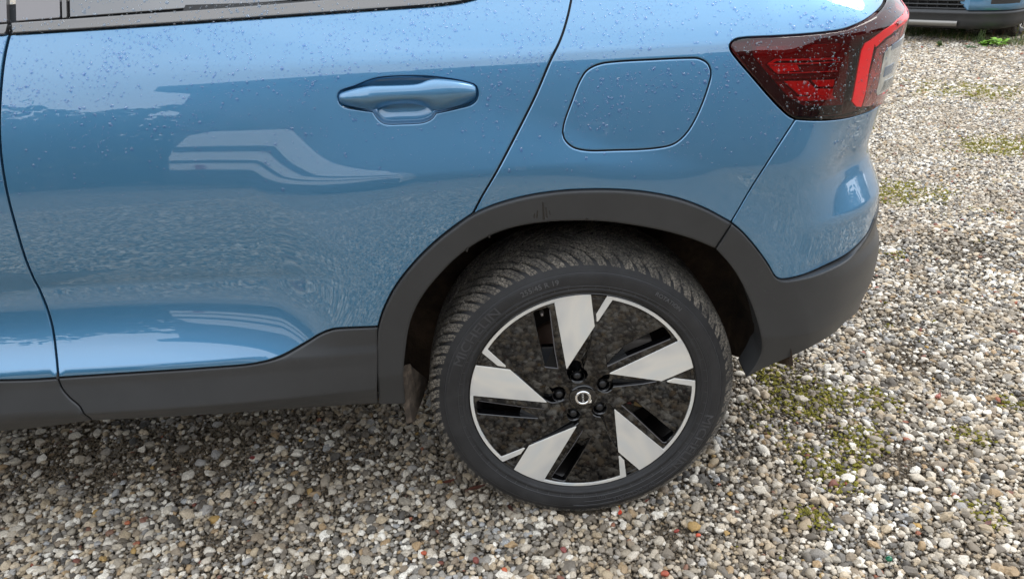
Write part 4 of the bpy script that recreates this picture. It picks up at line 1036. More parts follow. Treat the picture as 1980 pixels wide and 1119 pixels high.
# arc-length description of the outer profile for the tread blocks
PT = catmull([(.3290, -.0010), (.3360, .0040), (.3430, .0100), (.3490, .0190), (.3525, .035), (.3550, .08), (.3557, .125), (.3545, .17), (.3510, .222), (.340, .245)], 10)
PL = np.concatenate([[0], np.cumsum(np.linalg.norm(np.diff(PT, axis=0), axis=1))])
def tread():
    V = []; Fc = []; NB = 70; rg_ = np.random.default_rng(5)
    bands = [(.0, .044, 6), (.0490, .084, 5), (.0880, .126, 4), (.131, .168, 4), (.172, .206, 3), (.211, .250, 4)]
    Lm = .128
    def sweep(l):
        t = abs(l-Lm)/Lm; return .36*(1-t)**1.15
    for b_ in range(NB):
        a_c = 2*pi*b_/NB+rg_.uniform(-.002, .002); pitch = 2*pi/NB*(1+.10*sin(b_*2.3))
        for bi, (l0, l1, nl) in enumerate(bands):
            right = l0 > Lm-.01
            for half in range(2):
                wf = .30 if not right else .30
                lo = -.40*pitch+half*.355*pitch; hi = lo+.315*pitch
                if bi % 2: lo += .06*pitch; hi += .06*pitch
                base = len(V); rows = nl+1
                for i in range(rows):
                    l = l0+(l1-l0)*i/nl
                    r_ = np.interp(l, PL, PT[:, 0]); y = np.interp(l, PL, PT[:, 1])
                    ch = .0015 if (i in (0, rows-1)) else 0
                    zig = 0.
                    for (ang, top) in ((lo, 0), (lo+.002, 1), (hi-.002, 1), (hi, 0)):
                        a = a_c+ang+sweep(l)+zig
                        dr = (0 if top else -.0009)-ch; low = -.010
                        V.append(squash((r_+dr)*cos(a), y, (r_+dr)*sin(a)))
                    # feet
                    for ang in (lo, hi):
                        a = a_c+ang+sweep(l)+zig
                        rr = r_-.0095; yy = y+(.004 if l < .02 else 0)
                        V.append(squash(rr*cos(a), yy, rr*sin(a)))
                w = 6
                for i in range(rows-1):
                    o = base+i*w; n_ = o+w
                    Fc += [(o, n_, n_+1, o+1), (o+1, n_+1, n_+2, o+2), (o+2, n_+2, n_+3, o+3), (o+4, n_+4, n_, o), (o+3, n_+3, n_+5, o+5)]
                for o, fl in ((base, 0), (base+(rows-1)*w, 1)):
                    q = (o, o+1, o+2, o+3, o+5, o+4); Fc.append(q if not fl else q[::-1])
    me = mesh('tread', V, Fc, M_TREAD, WHEEL)
    bm = bmesh.new(); bm.from_mesh(me.data); bmesh.ops.recalc_face_normals(bm, faces=bm.faces[:]); bm.to_mesh(me.data); bm.free()
    return me
tag(tread(), kind='stuff')
lathe('tread_floor', [(.340, .022), (.3465, .05), (.3475, .12), (.3465, .19), (.341, .236)], simple('groove_shade_rubber', (.010, .009, .008), .95), WHEEL, (0, 0, .003), 96)  # near-black floor: the grooves' shade is put into its colour
# raised lettering
_pr = catmull(TY, 8); _pr = _pr[:np.argmax(_pr[:, 0] > .335)]
def wall_y(r_): return float(np.interp(r_, _pr[:, 0], _pr[:, 1]))
def tyre_text(name, txt, rad, ang, size, mat, spread=1., h=.0011, flip=False):
    """ang in degrees, 90 = top; text reads clockwise along the circle"""
    me = text_mesh(txt, size, .5)
    for v in me.vertices:
        x, y, z = v.co; x *= spread; 
        if flip: x, y = -x, -y
        a = radians(ang)-x/rad; r_ = rad+y
        yy = wall_y(r_)-(h if z > 0 else -.0004)
        X, Y, Z = squash(r_*cos(a), yy, r_*sin(a)); v.co = (X, Y, Z)
    me.flip_normals(); me.update()
    return link(name, me, mat, WHEEL)
tyre_text('sidewall_lettering', '255/45 R 19', .2995, 107.5, .0165, M_LETTER, 1.05)
tyre_text('sidewall_lettering', 'MICHELIN', .2965, 143, .030, M_LETTER2, 1.25)
tyre_text('sidewall_lettering', 'ROTATION', .3005, 52, .0125, M_LETTER, 1.1)
tyre_text('sidewall_lettering', 'CROSSCLIMATE', .3030, -66, .015, M_LETTER2, 1.05, flip=False)
tyre_text('sidewall_lettering', 'VOL', .2865, -82, .012, M_LETTER2, 1.1, flip=False)
tyre_text('sidewall_lettering', 'MICHELIN', .2965, -28, .030, M_LETTER2, 1.25)
def thin_ring(r_, w_, a0, a1, mat, name='sidewall_rib'):
    V = []; Fc = []; n = max(6, int(abs(a1-a0)/2))
    for i in range(n+1):
        a = radians(a0+(a1-a0)*i/n)
        for rr, h in ((r_-w_, .0003), (r_-w_*.5, -.0008), (r_+w_*.5, -.0008), (r_+w_, .0003)):
            V.append(squash(rr*cos(a), wall_y(rr)+h, rr*sin(a)))
    for i in range(n):
        for q in range(3): Fc.append((i*4+q, i*4+q+1, (i+1)*4+q+1, (i+1)*4+q))
    return mesh(name, V, Fc, mat, WHEEL, smooth=True)
for r_, w_, a0, a1 in ((.2835, .0006, 0, 360), (.2925-.006, .0005, 95, 175), (.3135, .0009, 0, 360), (.2875, .0005, -50, 30), (.2900, .0005, -50, 30), (.2925, .0005, -45, 25), (.3075, .0006, 128, 168), (.3075, .0006, -95, -40), (.2960, .0004, -90, -45)):
    thin_ring(r_, w_, a0, a1, M_LETTER2)
# short radial marks by the rim
V = []; Fc = []
for k in range(60):
    a = 2*pi*k/60; 
    for rr, w_ in ((.2760, .0004), (.2825, .0004)):
        for sg in (-1, 1): V.append((rr*cos(a)-sg*w_*sin(a), wall_y(rr)-.0007, rr*sin(a)+sg*w_*cos(a)))
    b0 = 4*k; Fc.append((b0, b0+1, b0+3, b0+2))
tag(mesh('sidewall_marks', V, Fc, M_LETTER, WHEEL), kind='stuff')
# buttress steps under the shoulder blocks
V = []; Fc = []
for k in range(78):
    a = 2*pi*k/78+.012
    q = [(.3155, -.30), (.3155, .30), (.3215, .34), (.3265, .10), (.3215, -.34)]
    b0 = len(V)
    for rr, t in q: aa = a+t*2*pi/78; V.append(squash(rr*cos(aa), wall_y(rr)-.0012, rr*sin(aa)))
    Fc.append(tuple(b0+i for i in range(5)))
tag(mesh('shoulder_steps', V, Fc, M_WALL, WHEEL), kind='stuff')
# simple front wheel, out of the picture
FW = empty('front_wheel', (-2.70, 0, .345), CAR)
for src in list(WHEEL.children):
    if src.name.split('.')[0] in ('tyre', 'rim_face', 'spoke_face', 'rim_ring', 'hub_cap'):
        c = src.copy(); COL.objects.link(c); c.parent = FW

# ------------------------------------------------------------------ what stands behind the photographer (mirrored in the paint)
def house(name, x0, x1, y, h, dep, mat, label):
    t = empty(name, ((x0+x1)/2, y, 0)); tag(t, label, 'building'); cx = (x0+x1)/2
    def ch(o): o.parent = t; o.location = (-cx, -y, 0); return o
    ch(box('wall', (x0, y-dep, 0), (x1, y, h), mat, None))
    ch(box('roof_edge', (x0-.25, y-dep-.2, h+.003), (x1+.25, y+.3, h+.28), simple('dark_roof_edge', (.05, .048, .045), .7), None))
    mw = simple('far_window_pane', (.04, .05, .06), .08); mf = simple('far_window_frame', (.25, .24, .22), .5)
    for k in range(int((x1-x0)/4.5)):
        wx = x0+2.2+k*4.5; f = ch(box('window_frame', (wx-.75, y-.03, 1.0), (wx+.75, y+.04, 2.5), mf, None))
        p_ = box('window_pane', (wx-.66, y+.043, 1.09), (wx+.66, y+.05, 2.41), mw, f)
    return t
house('garage_building', -5.9, 24, -10.5, 4.8, 7, simple('grey_brown_render', (.10, .095, .085), .85, var=.25, scale=2), 'long flat-roofed grey building behind the photographer, mirrored in the door')
def leaf_crown(name, cx, cy, cz, rx, rz, n, mat, parent, size=.16, seed=0):
    rg_ = np.random.default_rng(seed); d = rg_.normal(size=(n, 3)); d /= np.linalg.norm(d, axis=1)[:, None]; r_ = rg_.random(n)**.4
    lob = 1+.28*np.sin(d[:, 0]*5+seed)+.22*np.sin(d[:, 1]*7+2*seed)+.2*np.sin(d[:, 2]*6)
    c = d*(r_*lob)[:, None]*np.array([rx, rx, rz])+np.array([cx, cy, cz]); u = rg_.normal(size=(n, 3)); u /= np.linalg.norm(u, axis=1)[:, None]; w_ = np.cross(u, rg_.normal(size=(n, 3))); w_ /= np.linalg.norm(w_, axis=1)[:, None]
    s = (size*rg_.uniform(.6, 1.4, n))[:, None]
    V = np.stack([c-u*s, c+w_*s*.6, c+u*s, c-w_*s*.6], 1).reshape(-1, 3)
    return mesh(name, V, np.arange(4*n).reshape(-1, 4), mat, parent)
M_LEAF = simple('dull_green_foliage', (.055, .075, .028), .7, var=.5, scale=1.5); M_BARK = simple('grey_bark', (.10, .085, .07), .9, var=.3, scale=12, bump_s=.4, bump_scale=40)
def tree(x, y, h, r_, label, seed):
    t = empty('broadleaf_tree', (x, y, 0)); tag(t, label, 'tree', 'trees around the yard')
    V = []; Fc = []; n = 9
    for i in range(8):
        zz = h*.62*i/7; rr = .17*(1-.75*i/7)+.03
        for a in range(n): V.append((rr*cos(2*pi*a/n)+.06*sin(i), rr*sin(2*pi*a/n)+.05*cos(i*1.7), zz))
    for i in range(7):
        for a in range(n): Fc.append((i*n+a, i*n+(a+1) % n, (i+1)*n+(a+1) % n, (i+1)*n+a))
    mesh('trunk', V, Fc, M_BARK, t, smooth=True)
    leaf_crown('crown', 0, 0, h*.60, r_, h*.42, 2600, M_LEAF, t, .17, seed)
spots = [(-7.8, -11.5, 4.6, 2.0), (-10.5, -10.5, 3.9, 2.1), (-13.5, -9.5, 4.6, 2.3), (-16, -6.5, 4.9, 2.4), (-17, -2.2, 4.5, 2.4), (23.5, -6.5, 4.4, 2.2), (24.5, -3, 4.8, 2.4), (24.5, 2.2, 3.8, 2.0), (24, 8, 4.6, 2.3)]
names = ['round bushy tree nearest the end of the grey building, behind the photographer', 'low wide tree, second from the grey building\'s left end', 'green tree in the middle of the left-hand row behind the photographer',
         'tall tree fourth in the left-hand row, farther along the yard', 'tree at the outer end of the left-hand row beside the yard', 'tall tree just past the right end of the grey building',
         'very tall full tree right of the yard, second past the building', 'smaller tree between two tall ones on the yard\'s right side', 'tall tree farthest back on the yard\'s right side']
for i, (x, y, h, r_) in enumerate(spots): tree(x, y, h, r_, names[i], i+3)
# clipped hedges close the view low down
def hedge(x0, y0, x1, y1, h, label, seed):
    n = 5200; rg_ = np.random.default_rng(seed); t = rg_.random(n); L_ = hypot(x1-x0, y1-y0); nx_, ny_ = -(y1-y0)/L_, (x1-x0)/L_; off = rg_.uniform(-.5, .5, n); z = rg_.random(n)**.8*h*(1+.10*np.sin(t*40))
    c = np.stack([x0+(x1-x0)*t+nx_*off, y0+(y1-y0)*t+ny_*off, z], 1); u = rg_.normal(size=(n, 3)); u /= np.linalg.norm(u, axis=1)[:, None]; w_ = np.cross(u, rg_.normal(size=(n, 3))); w_ /= np.linalg.norm(w_, axis=1)[:, None]; s = .22
    V = np.stack([c-u*s, c+w_*s*.7, c+u*s, c-w_*s*.7], 1).reshape(-1, 3); o = mesh('hedge', V, np.arange(4*n).reshape(-1, 4), M_LEAF); tag(o, label, 'hedge'); return o
hedge(-18.5, -11, -5.8, -13, 2.6, 'dark hedge left of the grey building, behind the photographer', 1)
hedge(-18.6, -11, -18.8, 4, 2.3, 'long hedge along the yard\'s left side', 2)
hedge(25.5, -9, 26, 12, 2.2, 'tall hedge along the yard\'s right side', 3)
# a white van parked behind the photographer: the pale arcs in the door are its mirror image
VAN = empty('white_van', (-3.65, -8.2, 0)); tag(VAN, 'white delivery van parked behind the photographer, mirrored in the door', 'van')
mwh = simple('white_van_paint', (.85, .85, .84), .25, coat=1)
def van():
    sec = [(-1.0, .35), (-1.02, 1.0), (-.98, 1.55), (-.86, 2.08), (-.70, 2.20), (.70, 2.20), (.86, 2.08), (.98, 1.55), (1.02, 1.0), (1.0, .35)]
    V = []; ys = [0, .04, -3.4, -4.6, -4.9]; sc = [.97, 1, 1, 1, .96]; hh = [1, 1, 1, .56, .5]
    for y, s_, h_ in zip([.0, -.06, -3.3, -4.3, -5.0], sc, [1, 1, 1, .60, .50]): V += [(x*s_*1.2, y, .35+(z-.35)*h_) for x, z in sec]
    n = len(sec); Fc = [(k*n+i, k*n+(i+1) % n, (k+1)*n+(i+1) % n, (k+1)*n+i) for k in range(4) for i in range(n)]+[tuple(range(n))[::-1], tuple(4*n+i for i in range(n))]
    o = mesh('body', V, Fc, mwh, VAN); return o
van()
mdk = simple('van_black_glass', (.01, .01, .012), .05)
box('rear_window', (-1.12, .001, 1.50), (1.12, .02, 1.68), mdk, VAN); box('trim_band', (-1.18, .001, 1.10), (1.18, .02, 1.20), mdk, VAN); box('bumper', (-1.2, -.02, .30), (1.2, .12, .84), simple('van_bumper_plastic', (.03, .03, .03), .6), VAN, bev=.03)
box('tail_lamp', (-.97, .001, .86), (-.90, .03, 1.02), simple('van_lamp_red', (.4, .01, .01), .2), VAN); box('tail_lamp', (.90, .001, .86), (.97, .03, 1.02), simple('van_lamp_red_b', (.4, .01, .01), .2), VAN)
for sx in (-.88, .88):
    for yy in (-.95, -4.0):
        w_ = empty('wheel', (sx, yy, .34), VAN); q = lathe('tyre', [(.20, .11), (.31, .12), (.34, .08), (.34, -.08), (.31, -.12), (.20, -.11)], M_WALL, w_, (0, 0, 0), 32); q.rotation_euler = (0, 0, pi/2)
        q = lathe('rim', [(.0, -.07), (.20, -.06), (.21, .06), (.0, .07)], M_SILVER, w_, (0, 0, 0), 24); q.rotation_euler = (0, 0, pi/2)

# ------------------------------------------------------------------ second blue car, nose towards us, upper right
NOSE = empty('second_car', (4.42, 7.12, 0)); tag(NOSE, 'nose of another blue car parked facing us at the upper right corner', 'car')
NOSE.rotation_euler = (0, 0, -radians(50))       # local x runs along its bumper, local y goes back along the car
def nplan(x):
    ax = abs(x)
    return float(np.interp(ax, [0, .30, .50, .65, .76, .84, .89, .925, .935], [0, .010, .035, .075, .13, .20, .29, .42, .62]))
def nose_band(name, xs, prof, mat, par=NOSE, off=0., thick=.02):
    """prof: (z, set-back) pairs; the band follows the bumper's plan curve"""
    V = []; Fc = []; k = len(prof)
    for x in xs:
        h = .01; dx = nplan(x+h)-nplan(x-h); l = hypot(dx, 2*h); nx_, ny_ = dx/l, -2*h/l
        if abs(x) > .93: nx_, ny_ = (1 if x > 0 else -1), 0
        for z, sb in prof: V.append((x+nx_*(off-sb), nplan(x)+ny_*(off-sb), z))
    for i in range(len(xs)-1):
        for j in range(k-1): Fc.append((i*k+j, (i+1)*k+j, (i+1)*k+j+1, i*k+j+1))
    o = mesh(name, V, Fc, mat, par, smooth=False)
    o.data.polygons.foreach_set('use_smooth', [True]*len(o.data.polygons)); return o
XA = list(np.linspace(-.93, .93, 61))
nose_band('lower_lip', XA, [(.15, .10), (.17, .045), (.20, .015), (.245, .004), (.300, .0), (.305, -.006), (.325, -.004), (.345, .03)], M_CLAD)
nose_band('skid_plate', list(np.linspace(-.44, .44, 21)), [(.175, .045), (.185, -.006), (.232, -.014), (.238, .0)], simple('silver_skid_plate', (.27, .26, .24), .35, metal=.6))
fas = [(.340, .02), (.348, -.004), (.40, -.006), (.50, .0), (.60, .0), (.72, .012), (.80, .04), (.86, .09)]
nose_band('fascia', list(np.linspace(.52, .935, 22)), fas, M_PAINT); nose_band('fascia', list(np.linspace(-.935, -.52, 22)), fas, M_PAINT)
# chamfered inner end of the fascia
for sg in (1, -1):
    V = [(sg*.52, nplan(.52)+.0, .345), (sg*.52, nplan(.52), .86), (sg*.38, nplan(.38)+.05, .86), (sg*.40, nplan(.40)+.06, .43), (sg*.49, nplan(.5)+.03, .345)]
    mesh('fascia_return', V, [(0, 1, 2, 3, 4)] if sg < 0 else [(4, 3, 2, 1, 0)], M_PAINT, NOSE)
nose_band('grille_opening', list(np.linspace(-.53, .53, 15)), [(.33, .10), (.86, .10)], M_GASKET)
for k, z in enumerate((.355, .395, .435, .475, .515, .56, .62, .68, .74)):
    w_ = .49-.012*k
    nose_band('grille_slat', list(np.linspace(-w_, w_, 21)), [(z-.007, .06), (z-.006, .03), (z+.006, .028), (z+.008, .06)], M_CLAD)
for x in np.linspace(-.4, .4, 9):
    box('grille_rib', (x-.006, nplan(x)+.05, .345), (x+.006, nplan(x)+.075, .75), M_GASKET, NOSE)
for sg in (1, -1):
    xs = list(np.linspace(sg*.70, sg*.895, 8)) if sg > 0 else list(np.linspace(-.895, -.70, 8))
    nose_band('side_intake', xs, [(.405, -.006), (.43, -.012), (.56, -.012), (.60, -.004)], M_CLAD)
    nose_band('side_intake_mesh', xs[1:-1], [(.445, -.014), (.545, -.014)], M_GASKET)
    a = [(.93, .62), (.93, 1.0)]
    V = [(sg*.932, .62, .34), (sg*.932, .62, .86), (sg*.93, 1.5, .92), (sg*.93, 3.9, .98), (sg*.93, 3.9, .34), (sg*.93, 1.26, .34), (sg*.93, 1.20, .62), (sg*.93, .95, .72), (sg*.93, .70, .62), (sg*.93, .64, .34)]
    mesh('side_panel', V, [(0, 1, 8, 9), (1, 2, 7, 8), (2, 3, 4, 5, 6, 7)] if sg < 0 else [(9, 8, 1, 0), (8, 7, 2, 1), (7, 6, 5, 4, 3, 2)], M_PAINT, NOSE)
    hl = nose_band('headlight', (list(np.linspace(.55, .925, 12)) if sg > 0 else list(np.linspace(-.925, -.55, 12))), [(.74, -.006), (.76, .0), (.86, .06), (.87, .09)], M_LAMPBLK)
    V = [(sg*.935, .64+.31*(1+cos(t)), .345+.36*sin(t)) for t in np.linspace(0, pi, 20)]; V2 = [(sg*.945, y+(y-.95)*.12, .345+(z-.345)*1.12) for _, y, z in V]
    mesh('wheel_arch_trim', V+V2, [(i, i+1, 21+i, 20+i) for i in range(19)], M_CLAD, NOSE)
    w_ = empty('front_wheel', (sg*.80, .95, .345), NOSE)
    for src in list(WHEEL.children):
        nm = src.name.split('.')[0]
        if nm in ('tyre', 'tread', 'rim_face', 'spoke_face', 'rim_ring', 'hub_cap', 'rim_barrel'):
            c = src.copy(); COL.objects.link(c); c.parent = w_
            if nm != 'spoke_face': c.rotation_euler = (0, 0, pi/2 if sg > 0 else -pi/2)
            else:
                c.rotation_mode = 'XYZ'; r0 = src.rotation_euler.y; c.matrix_local = Matrix.Rotation(pi/2 if sg > 0 else -pi/2, 4, 'Z') @ Matrix.Rotation(r0, 4, 'Y')
box('underbody', (-.78, .30, .22), (.78, 3.9, .36), M_GASKET, NOSE); box('engine_bay', (-.62, .30, .36), (.62, 1.4, .82), M_GASKET, NOSE)
V = []; Fc = []
for y, z, w_ in ((.10, .86, .80), (.40, .93, .88), (1.0, 1.0, .90), (1.45, 1.03, .90), (2.1, 1.55, .66), (3.2, 1.60, .62), (4.0, 1.15, .75)):
    for x in np.linspace(-1, 1, 9): V.append((x*w_, y+.08*x*x*(1 if y < 1 else 0), z-.05*x*x))
for i in range(6):
    for j in range(8): Fc.append((i*9+j, i*9+j+1, (i+1)*9+j+1, (i+1)*9+j))
mesh('bonnet', V, Fc[:24], M_PAINT, NOSE, smooth=True); mesh('windscreen', V, Fc[24:32], M_GLASS, NOSE, smooth=True); mesh('roof', V, Fc[32:], M_PAINT, NOSE, smooth=True)

# ------------------------------------------------------------------ weeds in front of the second car
M_BL1 = simple('dull_grass_blade', (.075, .12, .030), .7, var=.5, scale=30); M_BL2 = simple('dry_straw_blade', (.28, .22, .10), .8, var=.4, scale=30)
M_LF1 = simple('fresh_weed_leaf', (.20, .38, .05), .55, var=.4, scale=60); M_LF2 = simple('blue_green_weed_leaf', (.07, .15, .055), .55, var=.4, scale=60); M_RS = simple('reddish_stalk', (.20, .10, .055), .7)
def blades(n, xy, ln, wd, lean, rg_):
    V = []; Fc = []
    for i in range(n):
        x, y = xy[i]; a = rg_.uniform(0, 2*pi); L_ = ln*rg_.uniform(.45, 1.2); le = lean*rg_.uniform(.2, 1.2); w_ = wd*rg_.uniform(.6, 1.2); b0 = len(V); px_, py_ = -sin(a), cos(a)
        for k, t in enumerate((0, .35, .7, 1.)):
            r_ = le*L_*t*t; z = L_*t*(1-.35*le*t); ww = w_*(1-t)**.7*.5
            V += [(x+cos(a)*r_+px_*ww, y+sin(a)*r_+py_*ww, z), (x+cos(a)*r_-px_*ww, y+sin(a)*r_-py_*ww, z)]
        for k in range(3): Fc.append((b0+2*k, b0+2*k+1, b0+2*k+3, b0+2*k+2))
    return V, Fc
rg_ = np.random.default_rng(9)
def gstrip():
    n = 1500; t = rg_.random(n); p0 = at_z(1735, 62, 0); p1 = at_z(2010, 92, 0)
    x = p0[0]+(p1[0]-p0[0])*t+rg_.normal(0, .10, n); y = p0[1]+(p1[1]-p0[1])*t+rg_.normal(0, .16, n)+.1
    V, Fc = blades(n, np.stack([x, y], 1), .085, .006, .8, rg_); o = mesh('grass', V, Fc, M_BL1); tag(o, 'patchy low grass in front of and beneath the second car', 'grass', kind='stuff')
    n = 320; t = rg_.random(n); V, Fc = blades(n, np.stack([p0[0]+(p1[0]-p0[0])*t+rg_.normal(0, .12, n), p0[1]+(p1[1]-p0[1])*t+rg_.normal(0, .16, n)], 1), .10, .005, .9, rg_)
    o = mesh('dry_grass', V, Fc, M_BL2); tag(o, 'dry straw-coloured blades among the low grass by the second car', 'dry grass', kind='stuff')
gstrip()
def weed(px, py, kind, h, label, seed):
    p_ = at_z(px, py, 0); g_ = np.random.default_rng(seed); t = empty('weed', (p_[0], p_[1], 0)); tag(t, label, 'weed', 'weeds in front of the second car')
    if kind == 'leafy' or kind == 'low':
        V = []; Fc = []; n = 34 if kind == 'leafy' else 26; L0 = .075 if kind == 'leafy' else .075; wd = .045 if kind == 'leafy' else .012
        for i in range(n):
            a = g_.uniform(0, 2*pi); el_ = g_.uniform(.15, .95) if kind == 'leafy' else g_.uniform(.08, .45); r0 = g_.uniform(.0, h*.8); L_ = L0*g_.uniform(.7, 1.3); b0 = len(V); z0 = g_.uniform(.01, h*.75)
            d = np.array([cos(a)*cos(el_), sin(a)*cos(el_), sin(el_)]); s_ = np.array([-sin(a), cos(a), g_.uniform(-.3, .3)]); c = np.array([cos(a)*r0, sin(a)*r0, z0])
            for q, w_ in ((0, .1), (.3, 1), (.65, .8), (1, .05)):
                m_ = c+d*L_*q-np.array([0, 0, L_*.35*q*q]); V += [tuple(m_+s_*wd*.5*w_), tuple(m_-np.array([0, 0, wd*.12*w_])), tuple(m_-s_*wd*.5*w_)]
            for k in range(3):
                for e in range(2): Fc.append((b0+3*k+e, b0+3*k+e+1, b0+3*k+4+e, b0+3*k+3+e))
        mesh('foliage', V, Fc, M_LF1 if kind == 'leafy' else M_LF2, t)
    else:
        ns = {'stalk': 1, 'tuft': 5, 'reed': 4}[kind]; V = []; Fc = []; SV = []; SF = []
        for s_ in range(ns):
            a = g_.uniform(0, 2*pi); le = g_.uniform(.15, .55); H = h*g_.uniform(.7, 1.1); x0, y0 = g_.normal(0, .02, 2)
            for k in range(7):
                q = k/6; c = (x0+cos(a)*le*H*q*q, y0+sin(a)*le*H*q*q, H*q)
                for e in range(4): V.append((c[0]+.005*(1-.5*q)*cos(e*pi/2), c[1]+.005*(1-.5*q)*sin(e*pi/2), c[2]))
            b0 = 28*s_
            for k in range(6):
                for e in range(4): Fc.append((b0+4*k+e, b0+4*k+(e+1) % 4, b0+4*k+4+(e+1) % 4, b0+4*k+4+e))
            for k in range(22 if kind != 'stalk' else 16):
                q = g_.uniform(.55 if kind == 'stalk' else .3, 1.05); c = np.array([x0+cos(a)*le*H*q*q, y0+sin(a)*le*H*q*q, H*q]); d = g_.normal(size=3); d[2] = abs(d[2])*1.2; d /= np.linalg.norm(d); e_ = np.cross(d, g_.normal(size=3)); e_ /= np.linalg.norm(e_)
                L_ = g_.uniform(.015, .04); w_ = .007; b1 = len(SV); SV += [tuple(c-e_*w_), tuple(c+e_*w_), tuple(c+d*L_)]; SF.append((b1, b1+1, b1+2))
        mesh('stem', V, Fc, M_RS if kind == 'stalk' else M_BL1, t); mesh('seed_head', SV, SF, M_BL2 if kind != 'tuft' else M_BL1, t)
weed(1925, 91, 'leafy', .10, 'bright green leafy weed on the gravel, lowest beneath the second car\'s bumper', 1)
weed(1903, 89, 'leafy', .03, 'small bright green sprout touching the left of the big leafy weed', 12)
weed(1876, 93, 'low', .02, 'flat bluish-green rosette left of the bright leafy weed', 2)
weed(1893, 84, 'tuft', .40, 'single tall pale stem curving up in front of the bumper', 3)
weed(1912, 76, 'stalk', .33, 'leaning red-brown stalk with dry seed head, right of the tall stem', 4)
weed(1938, 74, 'stalk', .26, 'branched dry weed standing under the bumper\'s right corner', 5)
weed(1776, 68, 'reed', .26, 'upright grey-green tuft close beside the tail lamp', 6)
weed(1840, 66, 'tuft', .15, 'short dark green tuft beneath the second car\'s grille', 7)
weed(1856, 68, 'tuft', .13, 'low ragged tuft right of the dark green one', 8)
weed(1765, 71, 'low', .02, 'low brownish-green weed nearest the tail lamp', 9)
weed(1972, 80, 'reed', .22, 'yellowish weed at the picture edge by the second car\'s tyre', 10)
weed(1817, 91, 'tuft', .05, 'tiny dry weed alone on the pale gravel', 11)

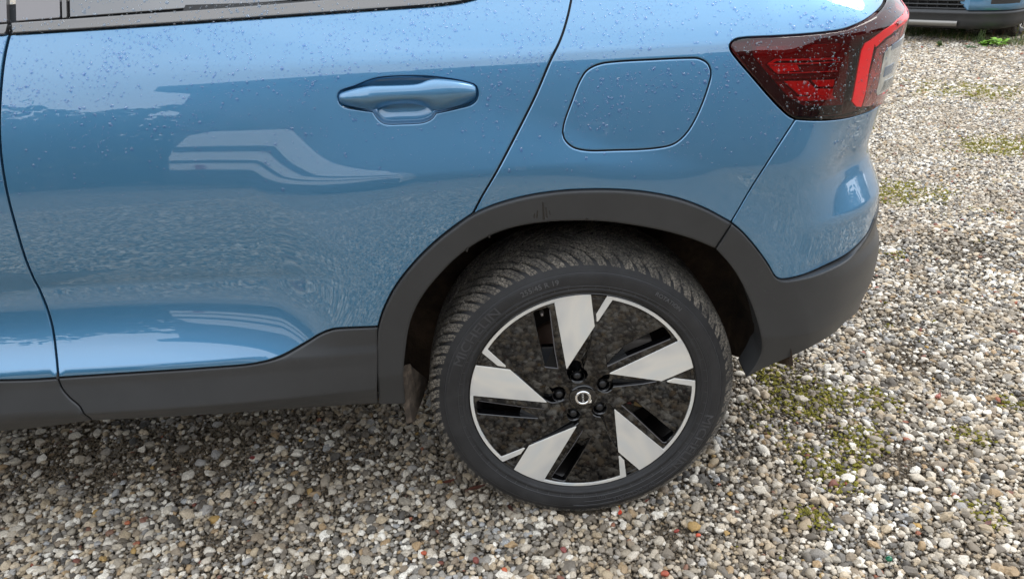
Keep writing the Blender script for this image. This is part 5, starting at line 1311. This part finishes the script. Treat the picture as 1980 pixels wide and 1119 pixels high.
# ------------------------------------------------------------------ rain drops on the wet car
def drops():
    rg_ = np.random.default_rng(21); n = 26000
    s = rg_.uniform(-1.45, .66, n); z = rg_.uniform(.86, 1.30, n)
    dens = np.interp(z, [.86, .93, 1.0, 1.06, 1.12, 1.23], [.03, .18, .50, .75, .95, 1.0])*(.55+.45*np.sin(s*9+z*14)*np.sin(s*23-z*31)); dens = np.where((s > -.25) & (z < 1.08), dens*1.5, dens)
    k = (rg_.random(n) < dens) & ((s < -.3) | (z < 1.23)); s, z = s[k], z[k]
    q = np.stack([s, z], 1)
    hh = outline(handle_hole, .006); k = ~(inside(q, hh) | (dist_to(q, hh) < .004))
    ll = outline([lampA, lampB, lt, lamp_outer_rear[::-1], lampC[::-1]], .006); inl = inside(q, ll); fl = outline(flap, .006)
    for l_ in (np.array(rg), np.array(fg), np.array(seam)):
        k &= dist_to(q, np.vstack([l_, l_[::-1]])) > .005
    k &= dist_to(q, fl) > .004; k &= dist_to(q, ll) > .005
    q = q[k]; inl = inl[k]; n = len(q)
    r_ = np.clip(rg_.exponential(.00062, n)+.00075, .0008, .0035)
    V = []; Fc = []; base = 0; SEG, = (8,)
    th = np.linspace(0, 2*pi, SEG, endpoint=False)
    rings = [(1.0, -.05), (.93, .27), (.70, .48), (.35, .58)]
    x_, y_, nx_, ny_ = plan(q[:, 0]); off = np.where(inl, .0042, np.where(inside(q, outline([trim_lo, [trim_lo[-1], trim_hi[-1]], trim_hi[::-1], [trim_hi[0], trim_lo[0]]], .006)), .0070, np.where(q[:, 1] > 1.215, -.0026, 0.)))
    c = P(q[:, 0], q[:, 1], off)
    h = .0015; e0 = P(q[:, 0]+h, q[:, 1], off)-P(q[:, 0]-h, q[:, 1], off); e1 = P(q[:, 0], q[:, 1]+h, off)-P(q[:, 0], q[:, 1]-h, off)
    e0 /= np.linalg.norm(e0, axis=1)[:, None]; e1 /= np.linalg.norm(e1, axis=1)[:, None]; nn = np.cross(e0, e1)
    st = rg_.uniform(1.0, 1.35, n)
    allV = []
    for rr, hh_ in rings:
        for t in th:
            a = r_*rr*cos(t)*(1+.12*np.sin(3*t+q[:, 0]*900)); b_ = r_*rr*sin(t)*st*(1+.12*np.cos(2*t+q[:, 1]*900)); b_ = b_-(r_*.15*(1-rr))
            allV.append(c+e0*a[:, None]+e1*b_[:, None]+nn*(r_*hh_)[:, None])
    allV.append(c-e1*(r_*.15)[:, None]+nn*(r_*.61)[:, None])
    A_ = np.stack(allV, 1); k_n = A_.shape[1]
    f0_ = []
    for g_ in range(3):
        for i in range(SEG): f0_.append((g_*SEG+i, g_*SEG+(i+1) % SEG, (g_+1)*SEG+(i+1) % SEG, (g_+1)*SEG+i))
    tri_ = [(3*SEG+i, 3*SEG+(i+1) % SEG, 4*SEG) for i in range(SEG)]
    o_ = (np.arange(n)*k_n)[:, None, None]
    Q = (np.array(f0_)[None]+o_).reshape(-1, 4); T_ = (np.array(tri_)[None]+o_).reshape(-1, 3)
    me = bpy.data.meshes.new('rain_drops'); me.from_pydata(A_.reshape(-1, 3).tolist(), [], Q.tolist()+T_.tolist()); me.polygons.foreach_set('use_smooth', [True]*len(me.polygons))
    m, nt, b = mat_new('rain_water'); setp(b, color=(1, 1, 1), rough=.0, trans=1., ior=1.33)
    out_ = nt.nodes['Material Output']; tr_ = nt.nodes.new('ShaderNodeBsdfTransparent'); tr_.inputs['Color'].default_value = (.74, .83, .93, 1); gs_ = nt.nodes.new('ShaderNodeBsdfGlossy'); gs_.inputs['Roughness'].default_value = .02
    fr_ = nt.nodes.new('ShaderNodeFresnel'); fr_.inputs['IOR'].default_value = 1.8; m1_ = nt.nodes.new('ShaderNodeMixShader'); m2_ = nt.nodes.new('ShaderNodeMixShader'); m2_.inputs[0].default_value = 0.; ge_ = nt.nodes.new('ShaderNodeNewGeometry'); inv_ = nt.nodes.new('ShaderNodeMath'); inv_.operation = 'SUBTRACT'; inv_.inputs[0].default_value = 1; nt.links.new(ge_.outputs['Backfacing'], inv_.inputs[1]); mu_ = nt.nodes.new('ShaderNodeMath'); mu_.operation = 'MULTIPLY';
    nt.links.new(fr_.outputs[0], mu_.inputs[0]); nt.links.new(inv_.outputs[0], mu_.inputs[1]); nt.links.new(mu_.outputs[0], m1_.inputs[0]); nt.links.new(tr_.outputs[0], m1_.inputs[1]); nt.links.new(gs_.outputs[0], m1_.inputs[2])
    nt.links.new(m1_.outputs[0], out_.inputs['Surface']); nt.nodes.remove(m2_); nt.nodes.remove(b)
    o = link('rain_drops', me, m, CAR); tag(o, kind='stuff')
drops()
